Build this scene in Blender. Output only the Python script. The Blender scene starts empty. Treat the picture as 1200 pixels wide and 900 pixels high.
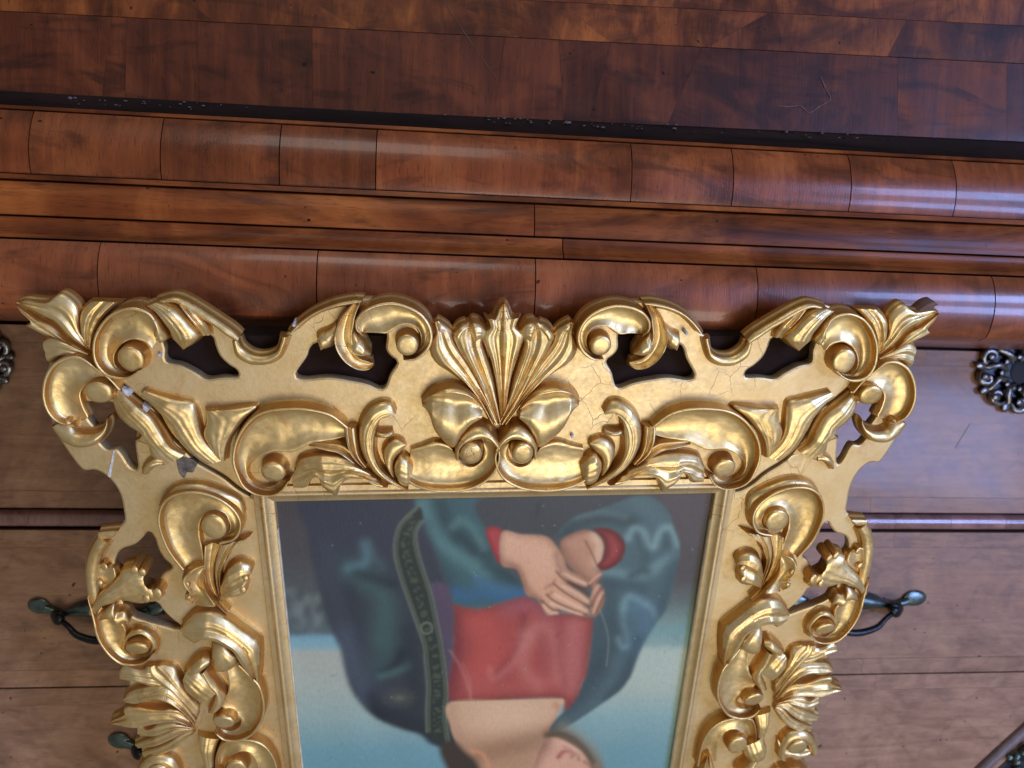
import bpy, bmesh, math, random
import numpy as np
from mathutils import Vector, Matrix, noise, geometry

random.seed(7)
scn = bpy.context.scene
COL = scn.collection

# ------------------------------------------------------------------ camera geometry
# camera space here: x right, y down, z forward, as in the photograph (1200 x 900, focal length 900 px)
F = 900.0
def nz(a):
    a = np.array(a, float); return a/np.linalg.norm(a)
CH = nz((1, .022, .0996))                      # along the chest, towards the photograph's right
CV = np.array((-(.022+.0996*.04), 1, .04)); CV = nz(CV-CH*CV.dot(CH))   # chest vertical, photograph's down
CN = np.cross(CH, CV)                          # into the chest
EYE = Vector((0, 0, 1.20))
# the photograph was taken upside down: world up is the photograph's down
def cam2w(c):
    c = np.asarray(c, float)
    return Vector((-c.dot(CH), c.dot(CN), c.dot(CV)))
def cam2world(c): return cam2w(c)+EYE
cd = bpy.data.cameras.new('camera'); cam = bpy.data.objects.new('camera', cd); COL.objects.link(cam)
r_, u_, b_ = cam2w((1,0,0)), cam2w((0,-1,0)), cam2w((0,0,-1))
cam.matrix_world = Matrix(((r_.x,u_.x,b_.x,EYE.x),(r_.y,u_.y,b_.y,EYE.y),(r_.z,u_.z,b_.z,EYE.z),(0,0,0,1)))
cd.sensor_width = 36; cd.lens = 27; cd.clip_start = .02; cd.clip_end = 50
cd.dof.use_dof = True; cd.dof.focus_distance = .68; cd.dof.aperture_fstop = 6.5
scn.camera = cam
# ------------------------------------------------------------------ light
world = bpy.data.worlds.new('World'); scn.world = world; world.use_nodes = True
bg = world.node_tree.nodes['Background']; bg.inputs[0].default_value = (.62,.60,.57,1); bg.inputs[1].default_value = .33
def area(name, c, target, sx, sy, power, col):
    l = bpy.data.lights.new(name, 'AREA'); l.shape = 'RECTANGLE'; l.size = sx; l.size_y = sy
    l.energy = power; l.color = col
    o = bpy.data.objects.new(name, l); COL.objects.link(o)
    p = cam2world(c); t = cam2world(target)
    o.location = p; o.rotation_euler = (t-p).to_track_quat('-Z','Y').to_euler()
    return o
area('window_light', (2.3, -.50, -1.2), (.15,.0,.75), 1.0, .5, 54, (.32,.46,1))
area('window_light', (2.3, .45, -1.2), (.15,.0,.75), 1.0, .5, 54, (.32,.46,1))
area('soft_fill', (.7, 1.75, -1.25), (0,0,.75), 1.4, 1.1, 32, (1,.955,.89))  # added soft fill for general brightness, no window known there
area('rim_key', (-.1, -1.6, -.9), (0,-.1,.7), .9, .6, 8, (1,.95,.88))  # added key to brighten carved rims and ledge moulding, no lamp seen
vs = scn.view_settings
vs.view_transform = 'Standard'; vs.look = 'None'; vs.exposure = 0; vs.gamma = 1

# ------------------------------------------------------------------ helpers
def srgb(r, g, b):
    f = lambda c: (c/255/12.92 if c/255 <= .04045 else ((c/255+.055)/1.055)**2.4)
    return (f(r), f(g), f(b), 1)
def obj(name, me, mat=None, parent=None):
    o = bpy.data.objects.new(name, me); COL.objects.link(o)
    if mat and not me.materials: me.materials.append(mat)
    if parent: o.parent = parent
    return o
def tag(o, label=None, cat=None, group=None, kind=None):
    for k, v in (('label',label),('category',cat),('group',group),('kind',kind)):
        if v: o[k] = v
    return o
def mesh(name, V, Fc, smooth=True, ang=50):
    me = bpy.data.meshes.new(name); me.from_pydata([tuple(v) for v in V], [], Fc); me.update()
    bm = bmesh.new(); bm.from_mesh(me); bmesh.ops.remove_doubles(bm, verts=bm.verts, dist=1e-6)
    bmesh.ops.recalc_face_normals(bm, faces=bm.faces); bm.to_mesh(me); bm.free()
    if smooth:
        me.polygons.foreach_set('use_smooth', [True]*len(me.polygons))
        me.set_sharp_from_angle(angle=math.radians(ang))
    return me
def joinme(name, parts, smooth=True, ang=50):
    V, Fc = [], []
    for v, f in parts:
        b = len(V); V += list(v); Fc += [tuple(i+b for i in q) for q in f]
    return mesh(name, V, Fc, smooth, ang)
def catmull(P, closed=False, per=14):
    P = np.array(P, float); n = len(P); out = []
    if n == 2: return np.array([P[0]*(1-t)+P[1]*t for t in np.linspace(0,1,per)])
    for i in range(n if closed else n-1):
        g = (lambda k: P[k % n]) if closed else (lambda k: P[min(max(k,0),n-1)])
        p0,p1,p2,p3 = g(i-1),g(i),g(i+1),g(i+2)
        for t in np.linspace(0,1,per,endpoint=False):
            out.append(.5*((2*p1)+(-p0+p2)*t+(2*p0-5*p1+4*p2-p3)*t*t+(-p0+3*p1-3*p2+p3)*t**3))
    if not closed: out.append(P[-1])
    return np.array(out)
def resample(P, m):
    d = np.r_[0, np.cumsum(np.linalg.norm(np.diff(P,axis=0),axis=1))]
    s = np.linspace(0, d[-1], m)
    return np.stack([np.interp(s, d, P[:,k]) for k in range(P.shape[1])], 1)

# ------------------------------------------------------------------ materials
def newmat(name):
    m = bpy.data.materials.new(name); m.use_nodes = True
    nt = m.node_tree; return m, nt, nt.nodes['Principled BSDF']
def N(nt, t, **kw):
    n = nt.nodes.new(t)
    for k, v in kw.items():
        if k in n.inputs: n.inputs[k].default_value = v
        else: setattr(n, k, v)
    return n
def ramp(nt, fac, stops):
    r = nt.nodes.new('ShaderNodeValToRGB'); nt.links.new(fac, r.inputs[0])
    e = r.color_ramp.elements
    while len(e) < len(stops): e.new(.5)
    for k, (p, c) in enumerate(stops): e[k].position = p; e[k].color = c
    return r.outputs[0]
def mix(nt, fac, a, b, mode='MIX'):
    n = nt.nodes.new('ShaderNodeMix'); n.data_type = 'RGBA'; n.blend_type = mode
    for s, v in ((n.inputs[0],fac),(n.inputs[6],a),(n.inputs[7],b)):
        if hasattr(v, 'is_linked'): nt.links.new(v, s)
        else: s.default_value = v
    return n.outputs[2]
def bump(nt, bs, h, dist, strength=1):
    b = nt.nodes.new('ShaderNodeBump'); b.inputs['Distance'].default_value = dist; b.inputs['Strength'].default_value = strength
    nt.links.new(h, b.inputs['Height']); nt.links.new(b.outputs[0], bs.inputs['Normal'])
def coords(nt, scale=(1,1,1), rot=(0,0,0), rnd=0):
    tc = nt.nodes.new('ShaderNodeTexCoord'); mp = nt.nodes.new('ShaderNodeMapping')
    mp.inputs['Scale'].default_value = scale; mp.inputs['Rotation'].default_value = rot
    nt.links.new(tc.outputs['Object'], mp.inputs[0])
    if rnd:
        oi = nt.nodes.new('ShaderNodeObjectInfo'); mu = N(nt,'ShaderNodeMath',operation='MULTIPLY'); mu.inputs[1].default_value = rnd
        nt.links.new(oi.outputs['Random'], mu.inputs[0]); nt.links.new(mu.outputs[0], mp.inputs['Location'])
    return mp.outputs[0]
def noisetex(nt, vec, scale, detail=4, rough=.55, dist=0):
    n = nt.nodes.new('ShaderNodeTexNoise'); nt.links.new(vec, n.inputs['Vector'])
    n.inputs['Scale'].default_value = scale; n.inputs['Detail'].default_value = detail
    n.inputs['Roughness'].default_value = rough; n.inputs['Distortion'].default_value = dist
    return n.outputs[0]

def gold(name, c0, c1, c2, rough0, rough1, wear=.5):
    m, nt, bs = newmat(name); L = nt.links
    v = coords(nt)
    big = noisetex(nt, v, 24, 5, .65); fine = noisetex(nt, v, 210, 4, .65); spk = noisetex(nt, v, 380, 2, .6)
    col = ramp(nt, big, [(.28,c0),(.50,c1),(.72,c2)])
    col = mix(nt, ramp(nt, fine, [(.40,(0,0,0,1)),(.75,(.5,.5,.5,1))]), col, c1)
    # red-brown bole where the leaf is rubbed through, in drifting patches
    rub = noisetex(nt, v, 46, 7, .75, .8)
    col = mix(nt, ramp(nt, rub, [(.57,(0,0,0,1)),(.70,(wear,wear,wear,1))]), col, srgb(170,108,58))
    # hairline cracks in the gesso
    wob = N(nt,'ShaderNodeVectorMath',operation='MULTIPLY_ADD'); nse = nt.nodes.new('ShaderNodeTexNoise'); L.new(v, nse.inputs['Vector']); nse.inputs['Scale'].default_value = 60
    L.new(nse.outputs[1], wob.inputs[0]); wob.inputs[1].default_value = (.012,.012,.012); L.new(v, wob.inputs[2])
    vo = nt.nodes.new('ShaderNodeTexVoronoi'); vo.feature = 'DISTANCE_TO_EDGE'; vo.inputs['Scale'].default_value = 40; L.new(wob.outputs[0], vo.inputs['Vector'])
    crk = ramp(nt, vo.outputs['Distance'], [(.0,(1,1,1,1)),(.011,(0,0,0,1))])
    msk = ramp(nt, noisetex(nt, v, 11, 2), [(.54,(0,0,0,1)),(.62,(.7,.7,.7,1))])
    cm = mix(nt, 1.0, crk, msk, 'MULTIPLY')
    col = mix(nt, cm, col, srgb(96,58,30))
    pits = ramp(nt, spk, [(.235,(1,1,1,1)),(.275,(0,0,0,1))])
    col = mix(nt, pits, col, srgb(92,52,28))
    L.new(col, bs.inputs['Base Color'])
    bs.inputs['Metallic'].default_value = .80
    mr = N(nt,'ShaderNodeMath',operation='ADD'); L.new(fine, mr.inputs[0]); L.new(rub, mr.inputs[1])
    rr = N(nt,'ShaderNodeMapRange'); L.new(mr.outputs[0], rr.inputs[0]); rr.inputs[1].default_value=.7; rr.inputs[2].default_value=1.35
    rr.inputs[3].default_value = rough0; rr.inputs[4].default_value = rough1; L.new(rr.outputs[0], bs.inputs['Roughness'])
    ad = N(nt,'ShaderNodeMath',operation='MULTIPLY_ADD'); L.new(big, ad.inputs[0]); ad.inputs[1].default_value = 1.2; L.new(fine, ad.inputs[2])
    sb_ = N(nt,'ShaderNodeMath',operation='SUBTRACT'); L.new(ad.outputs[0], sb_.inputs[0]); L.new(cm, sb_.inputs[1])
    bump(nt, bs, sb_.outputs[0], .0004, .4)
    return m
GOLD = gold('gold_leaf', srgb(196,160,94), srgb(213,184,124), srgb(221,199,150), .32, .52, .5)
GOLDM = gold('matt_gold_ground', srgb(194,162,106), srgb(207,180,128), srgb(213,191,146), .42, .60, .3)
AMBER_REFL = gold('toned_reflection_gilding', srgb(172,122,56), srgb(193,144,74), srgb(204,158,92), .30, .5, .6)  # toned gilding with the brown wood's amber reflection painted into its colour
def plain(name, c, rough=.6, metal=0, nscale=60, var=.25, bmp=.0003):
    m, nt, bs = newmat(name)
    n = noisetex(nt, coords(nt), nscale, 4, .6)
    d = tuple(x*(1-var) for x in c[:3])+(1,); l = tuple(min(1,x*(1+var)) for x in c[:3])+(1,)
    nt.links.new(ramp(nt, n, [(.3,d),(.7,l)]), bs.inputs['Base Color'])
    bs.inputs['Roughness'].default_value = rough; bs.inputs['Metallic'].default_value = metal
    bump(nt, bs, n, bmp); return m
GESSO = plain('bare_gesso', srgb(186,182,174), .85, 0, 300, .4, .0008)
STAIN = plain('tarnished_patch', srgb(108,98,88), .5, .5, 180, .5, .0006)
DARKWOOD = plain('dark_back_wood', srgb(34,22,17), .95, 0, 40)
DARKWOOD.node_tree.nodes['Principled BSDF'].inputs['Specular IOR Level'].default_value = .1
RAWWOOD = plain('broken_wood', srgb(92,66,54), .9, 0, 200)
BRONZE = plain('green_bronze', srgb(92,104,98), .32, .85, 90, .35, .0006)
BRONZED = plain('dark_bronze', srgb(40,42,42), .35, .8, 90, .35, .0006)
SILVERY = plain('grey_cast_mount', srgb(128,124,120), .3, .9, 120, .45, .0008)
WORN = plain('worn_gesso_edge', srgb(196,182,150), .7)
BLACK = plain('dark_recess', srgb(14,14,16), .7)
DUST = plain('dust', srgb(96,88,82), .9)
DULL = plain('dull_bead', srgb(104,88,82), .45)
SCRATCH = plain('scratch', srgb(84,50,36), .7)

def wood(name, dark, mid, light, grain='z', rough=.32, burl=0.0, coat=.22, tone=.35, spec=.35, figure=.65):
    m, nt, bs = newmat(name); L = nt.links
    sc = {'z':(150,60,9),'x':(9,60,150),'d':(90,60,30),'b':(9,30,75)}[grain]
    v = coords(nt, sc, (0,(.6 if grain=='d' else 0),0), 37)
    n1 = noisetex(nt, v, .55, 6, .62, .6+burl)
    v2 = coords(nt, (9,9,9) if grain!='b' else (6,6,6), (0,0,0), 91)
    n2 = noisetex(nt, v2, .9, 4, .6, 1.0+burl)
    v3 = coords(nt, (900,300,60) if grain in 'zd' else (60,300,900), (0,0,0), 13)
    n3 = noisetex(nt, v3, 1, 2, .6)
    col = ramp(nt, n1, [(.28,dark),(.5,mid),(.74,light)])
    col = mix(nt, .55, col, ramp(nt, n2, [(.32,dark),(.5,mid),(.68,light)]))
    fig = noisetex(nt, coords(nt, (5,5,14) if grain!='x' else (3,14,14), (0,.5,0), 57), 1.3, 5, .6, 2.4)
    col = mix(nt, ramp(nt, fig, [(.50,(0,0,0,1)),(.66,(figure,figure,figure,1))]), col, tuple(x*.62 for x in dark[:3])+(1,))
    col = mix(nt, ramp(nt, n3, [(.30,(.5,.5,.5,1)),(.42,(0,0,0,1))]), col, tuple(x*.45 for x in dark[:3])+(1,))
    if burl:
        wvn = nt.nodes.new('ShaderNodeTexWave'); wvn.wave_type = 'RINGS'; wvn.inputs['Scale'].default_value = 11; wvn.inputs['Distortion'].default_value = 9
        wvn.inputs['Detail'].default_value = 4; wvn.inputs['Detail Scale'].default_value = 1.4; L.new(coords(nt,(1,1,.6),(0,0,0),3), wvn.inputs['Vector'])
        col = mix(nt, ramp(nt, wvn.outputs[1], [(.0,(.2,.2,.2,1)),(.12,(0,0,0,1))]), col, tuple(x*.62 for x in dark[:3])+(1,))
    oi = nt.nodes.new('ShaderNodeObjectInfo')
    tn = N(nt,'ShaderNodeMapRange'); L.new(oi.outputs['Random'], tn.inputs[0]); tn.inputs[3].default_value = 1-tone; tn.inputs[4].default_value = 1+tone*.5
    cc = N(nt,'ShaderNodeVectorMath',operation='SCALE'); L.new(col, cc.inputs[0]); L.new(tn.outputs[0], cc.inputs['Scale'])
    # small dark nicks and worm holes
    vor = nt.nodes.new('ShaderNodeTexNoise'); L.new(coords(nt,(1,1,1),(0,0,0),5), vor.inputs['Vector']); vor.inputs['Scale'].default_value = 130; vor.inputs['Detail'].default_value = 1
    nick = ramp(nt, vor.outputs[0], [(.20,(1,1,1,1)),(.235,(0,0,0,1))])
    col = mix(nt, nick, cc.outputs[0], tuple(x*.3 for x in dark[:3])+(1,))
    L.new(col, bs.inputs['Base Color'])
    rr = N(nt,'ShaderNodeMapRange'); L.new(n2, rr.inputs[0]); rr.inputs[1].default_value=.3; rr.inputs[2].default_value=.7
    rr.inputs[3].default_value = rough-.07; rr.inputs[4].default_value = rough+.12; L.new(rr.outputs[0], bs.inputs['Roughness'])
    bs.inputs['Specular IOR Level'].default_value = spec
    bs.inputs['Coat Weight'].default_value = coat; bs.inputs['Coat Roughness'].default_value = .10
    ad = N(nt,'ShaderNodeMath',operation='MULTIPLY_ADD'); L.new(n3, ad.inputs[0]); ad.inputs[1].default_value = .25; L.new(n2, ad.inputs[2])
    bump(nt, bs, ad.outputs[0], .0009, .5)
    return m
W_TOR = wood('walnut_cross_grain', srgb(68,30,12), srgb(116,56,24), srgb(152,82,36), 'z', tone=.25, coat=.2, spec=.28)
W_BAND = wood('walnut_long_grain', srgb(58,26,10), srgb(108,52,20), srgb(164,92,38), 'x', .42, tone=.2, coat=.04, spec=.15)
W_PAN = wood('walnut_panel', srgb(38,17,9), srgb(76,34,16), srgb(112,56,25), 'z', .45, tone=.45, coat=.08, spec=.2)
W_HER = wood('walnut_herringbone', srgb(36,16,7), srgb(92,43,17), srgb(156,86,34), 'd', .45, tone=.4, coat=.08, spec=.2)
W_DARK = wood('ebonised_groove', srgb(16,10,8), srgb(26,15,11), srgb(40,24,17), 'x', .7, 0, 0, spec=.12)
W_BURL = wood('walnut_burl', srgb(100,70,50), srgb(139,102,76), srgb(160,123,93), 'b', .46, 2.2, .10, .06, figure=.22)
W_BEAD = wood('drawer_bead', srgb(98,64,56), srgb(130,92,84), srgb(148,110,102), 'z', .26, coat=.4, spec=.6)
W_TOR_LIT = wood('lit_walnut_cross_grain', srgb(88,42,19), srgb(130,66,32), srgb(156,86,44), 'z', tone=.15)  # same veneer, coloured lighter for the light that the ledge moulding's facing catches

# ------------------------------------------------------------------ the chest
def chest_pt(px, py, d):
    """pixel and depth measured straight into the chest -> world point"""
    r = np.array(((px-600)/F, (py-450)/F, 1.)); return cam2world(r*(d/ r.dot(CN)))
def zy(py, d):
    p = chest_pt(600, py, d); return (p.y, p.z)
XL, XR = chest_pt(-1000,300,.7).x, chest_pt(2200,300,.7).x   # world x at the ends (XL > XR)
chest = bpy.data.objects.new('chest_of_drawers', None); COL.objects.link(chest)
D_PAN = .738
chest.location = (0, .8, 0)
bpy.context.view_layer.update()
CI = chest.matrix_world.inverted()
def cobj(name, me, mat, parent=None):
    return obj(name, me, mat, parent or chest)
def toC(p): return Vector(p)-Vector((0,.8,0))
def extrude_profile(name, prof, x0, x1, nx=2, ang=35):
    """prof: list of (y,z) world; closed back added by the caller"""
    V, Fc = [], []; m = len(prof)
    for i in range(nx):
        x = x0+(x1-x0)*i/(nx-1)
        V += [toC((x,y,z)) for y, z in prof]
    for i in range(nx-1):
        for j in range(m):
            k = (j+1) % m
            Fc.append((i*m+j, i*m+k, (i+1)*m+k, (i+1)*m+j))
    Fc.append(tuple(range(m))); Fc.append(tuple((nx-1)*m+j for j in range(m)))
    return mesh(name, V, Fc, True, ang)
def arc(y0, d0, y1, d1, bulge, n=12, sx=1.0):
    """profile from pixel row y0 (depth d0) to y1 (d1) bulging towards the viewer"""
    a = np.array(zy(y0,d0)); b = np.array(zy(y1,d1)); out = []
    for t in np.linspace(0,1,n):
        s = math.sin(math.pi*t); p = a*(1-t)+b*t
        s = abs(s)**.75
        out.append((p[0]-bulge*s, p[1]))
    return out
BACK = .80
def closed(prof, back=BACK):
    return prof+[(back, prof[-1][1]), (back, prof[0][1])]
def seam_x(px, py, d): return chest_pt(px, py, d).x
def moulding(name, prof, seams, py, d, mat, gap=.0005):
    me_p = closed(prof)
    xs = [XL]+[seam_x(s,py,d) for s in seams]+[XR]
    par = None
    root = bpy.data.objects.new(name, None); COL.objects.link(root); root.parent = chest
    for k in range(len(xs)-1):
        jz = random.uniform(-.0003,.0003)
        pr = [(y+jz if j < len(prof) else y, z) for j, (y, z) in enumerate(me_p)]
        obj('veneer_segment', extrude_profile('veneer_segment', pr, xs[k]-gap*(k>0), xs[k+1]+gap*(k<len(xs)-2)), mat, root)
    return root
# lower front of the chest: substrate, then veneer sheets
yp = zy(138,D_PAN)
cobj('carcass', extrude_profile('carcass', [(yp[0]+.0030,0.0),(yp[0]+.0030,zy(132,D_PAN)[1]),(1.5,zy(132,D_PAN)[1]),(1.5,0.0)], XL, XR), W_DARK)
def sheet(name, quad, d, th, mat, parent=None):
    """flat veneer sheet from four pixel corners at chest depth d"""
    f = [toC(chest_pt(x,y,d)) for x, y in quad]; b = [p+Vector((0,th,0)) for p in f]
    n = len(f); V = f+b
    Fc = [tuple(range(n)), tuple(range(2*n-1,n-1,-1))]+[(i,(i+1)%n,n+(i+1)%n,n+i) for i in range(n)]
    return cobj(name, mesh(name, V, Fc, False), mat, parent)
def ly(y0, y600, y1200):
    q = np.polyfit([0,600,1200],[y0,y600,y1200],1); return lambda x: q[0]*x+q[1]
L_top = ly(13,43,75); L_bot = ly(111,138,166)
front = bpy.data.objects.new('front_panel', None); COL.objects.link(front); front.parent = chest
def strip(cuts, ya, yb, mats, gap=.10):
    for k in range(len(cuts)-1):
        (xa, xb), (xc, xd) = cuts[k], cuts[k+1]        # (x at upper row, x at lower row)
        sheet('veneer_sheet', [(xa+gap,ya(xa)),(xc-gap,ya(xc)),(xd-gap,yb(xd)),(xb+gap,yb(xb))], D_PAN-random.uniform(0,.00012), .0040, mats[k % len(mats)], front)
strip([(-1000,-1000),(-40,-40),(131,119),(148,147),(232,233),(366,366),(592,578),(655,660),(716,690),(822,782),(1052,1052),(1180,1180),(2200,2200)],
      lambda x: L_top(x)+.5, L_bot, [W_PAN])
Lu = lambda x: L_top(x)-44
strip([(-1000,-970),(-60,-30),(190,250),(340,420),(520,610),(655,716),(900,830),(1062,1040),(1300,1300),(2200,2200)], Lu, lambda x: L_top(x)-.4, [W_HER])
strip([(-1000,-1000),(560,560),(2200,2200)], lambda x: L_top(x)-230, lambda x: L_top(x)-44.6, [W_HER])
# the mouldings, from the front panel up to the ledge
cobj('dark_cove', extrude_profile('dark_cove', closed([zy(133,D_PAN+.002),zy(139,D_PAN+.0005),zy(143,D_PAN-.002),zy(148,D_PAN-.004),zy(152,D_PAN-.010),zy(154.5,D_PAN-.018)]), XL, XR), W_DARK)
cobj('fillet', extrude_profile('fillet', closed([zy(154.9,.719),zy(155.1,.7145),zy(158.6,.7135),zy(159.6,.715)]), XL, XR), W_BAND)
moulding('round_moulding', arc(160.8,.7130,229.6,.7075,.0065), [-210,31,186,326,440,742,862,1001,1125,1290], 195, .70, W_TOR)
cobj('fillet', extrude_profile('fillet', closed([zy(230.2,.709),zy(230.6,.7045),zy(236.0,.7035),zy(236.8,.707)]), XL, XR), W_BAND)
moulding('flat_band', [zy(238.4,.7035)]+arc(239.4,.7005,272,.6960,.0020)+[zy(275.2,.6965)], [-420,626,1390], 255, .70, W_BAND)
moulding('cove_moulding', [zy(277.3,.695)]+arc(278,.693,297,.686,-.0030)+[zy(300.2,.685)], [-300,660,1460], 288, .69, W_BAND)
moulding('round_ledge_moulding', arc(302.6,.6800,379,.6830,.0085,14)+[zy(384,.694)], [-180,112,370,628,890,1170,1330], 340, .67, W_TOR_LIT)
z_ledge = zy(384,.694)[1]
ROOT_D = .72

# ------------------------------------------------------------------ the frame's own plane
FV = nz((-76,2082,900)); FH = np.array((1,-.0052,.0963)); FH = nz(FH-FV*FH.dot(FV))
WN = -np.cross(FH, FV)                         # out of the frame, towards the viewer
FO = np.array(((582-600)/F, (583-450)/F, 1.))*ROOT_D
MM = ROOT_D/F                                  # one photograph pixel at the sight edge, in metres
UC = .0040                                     # the frame's axis of symmetry
VMID = .272                                    # half height, measured from the sight edge
V0 = -.150
def uv(px, py, w=0.):
    d = np.array(((px-600)/F, (py-450)/F, 1.)); t = (w+FO@WN)/(d@WN); p = d*t-FO
    return np.array((p@FH, p@FV))
def topx(u, v, w=0.):
    p = FO+np.multiply.outer(u,FH)+np.multiply.outer(v,FV)+w*WN
    return 600+F*p[...,0]/p[...,2], 450+F*p[...,1]/p[...,2]
frame = bpy.data.objects.new('framed_painting', None); COL.objects.link(frame)
base = cam2world(FO+UC*FH+V0*FV)
fx, fy, fz = cam2w(-FH), cam2w(FV), cam2w(WN)
FM = Matrix(((fx.x,fy.x,fz.x,base.x),(fx.y,fy.y,fz.y,base.y),(fx.z,fy.z,fz.z,base.z),(0,0,0,1)))
frame.matrix_world = FM
def loc(u, v, w): return (-(u-UC), v-V0, w)
# measured differences between the two hand-carved halves
LM = [((325,588),(840,578)),((22,350),(1100,362)),((153,420),(990,420)),((118,457),(1019,461)),((480,403),(703,403)),
      ((301,424),(856,425)),((320,552),(850,548)),((551,528),(613,528)),((250,615),(913,608)),((160,760),(967,737)),
      ((130,845),(988,805)),((262,847),(883,821)),((273,898),(868,870)),((190,900),(933,871)),((590,355),(590,355)),((590,450),(590,450))]
_src, _dst = [], []
for a, b in LM:
    A = uv(*a,.014); B = uv(*b,.014); _src.append((2*UC-A[0],A[1])); _dst.append((B[0],B[1]))
_src = np.array(_src); _del = np.array(_dst)-_src
def warp(u, v):
    d2 = (_src[:,0]-u)**2+(_src[:,1]-v)**2+.0004; w = 1/d2**1.5
    k = (w[:,None]*_del).sum(0)/w.sum()
    ja = .0016*noise.noise(Vector((u*16,v*16,2.2))); jb = .0016*noise.noise(Vector((u*16,v*16,8.4)))
    return u+k[0]+ja, v+k[1]+jb
CROP = {'A':(10,335,.15),'B':(40,430,.15),'C':(170,335,.15),'D':(160,450,.15),'E':(330,450,.15),'F':(340,335,.15),
        'G':(490,345,1/6),'H':(490,440,1/6),'S1':(90,560,2/15),'S2':(90,640,2/15),'S3':(90,720,2/15),'S4':(200,600,2/15),
        'S5':(200,720,2/15),'S6':(120,780,2/15),'S7':(240,800,1/9),'Q6':(60,500,4/15),'P':(0,0,1)}
def cp(c, pts):
    x, y, s = CROP[c]; return [(x+s*a, y+s*b) for a, b in pts]
PROF = {
 'dome':   [(0,.42),(.08,.68),(.22,.88),(.38,.98),(.5,1),(.62,.98),(.78,.88),(.92,.66),(1,.36)],
 'soft':   [(0,.58),(.06,.80),(.16,.93),(.32,1),(.5,.99),(.7,.95),(.86,.84),(.95,.68),(1,.48)],
 'rim':    [(0,.88),(.015,.98),(.04,1),(.065,.95),(.09,.76),(.12,.58),(.18,.46),(.32,.35),(.5,.28),(.7,.30),(.85,.38),(.95,.46),(1,.44)],
 'hollow': [(0,.72),(.04,.93),(.08,1),(.14,.94),(.28,.68),(.45,.55),(.60,.60),(.78,.84),(.90,.98),(.96,.92),(1,.70)],
 'leaf':   [(0,.52),(.05,.72),(.16,.92),(.30,.99),(.42,.90),(.5,.76),(.58,.90),(.70,.99),(.84,.92),(.95,.72),(1,.50)],
 'ridge':  [(0,.62),(.04,.80),(.10,.80),(.26,.66),(.40,.74),(.47,.95),(.5,1),(.53,.95),(.60,.74),(.74,.66),(.90,.80),(.96,.80),(1,.60)],
 'mid':    [(0,.55),(.05,.74),(.14,.80),(.30,.74),(.42,.80),(.48,.96),(.5,1),(.52,.96),(.58,.80),(.70,.74),(.86,.80),(.95,.74),(1,.55)],
 'petal':  [(0,.78),(.03,.88),(.07,.84),(.16,.70),(.26,.70),(.38,.86),(.52,.98),(.64,1),(.78,.92),(.90,.74),(.97,.52),(1,.36)],
 'flute':  [(0,.55),(.05,.82),(.12,.92),(.24,.80),(.36,.72),(.47,.90),(.54,1),(.62,.90),(.72,.76),(.82,.82),(.91,.92),(.96,.80),(1,.55)],
 'flat':   [(0,.70),(.05,.92),(.1,1),(.5,1),(.9,1),(.95,.92),(1,.70)],
}
def prof_fn(name, n):
    P = catmull([(a,b,0) for a, b in PROF[name]], per=6); t = .5-.5*np.cos(np.pi*np.linspace(0,1,n))
    return t, np.interp(t, P[:,0], P[:,1])
SINK = -.006
def lump(u, v, amp):
    return amp*(noise.noise(Vector((u*70,v*70,3.1)))+.5*noise.noise(Vector((u*190,v*190,7.7))))
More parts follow.
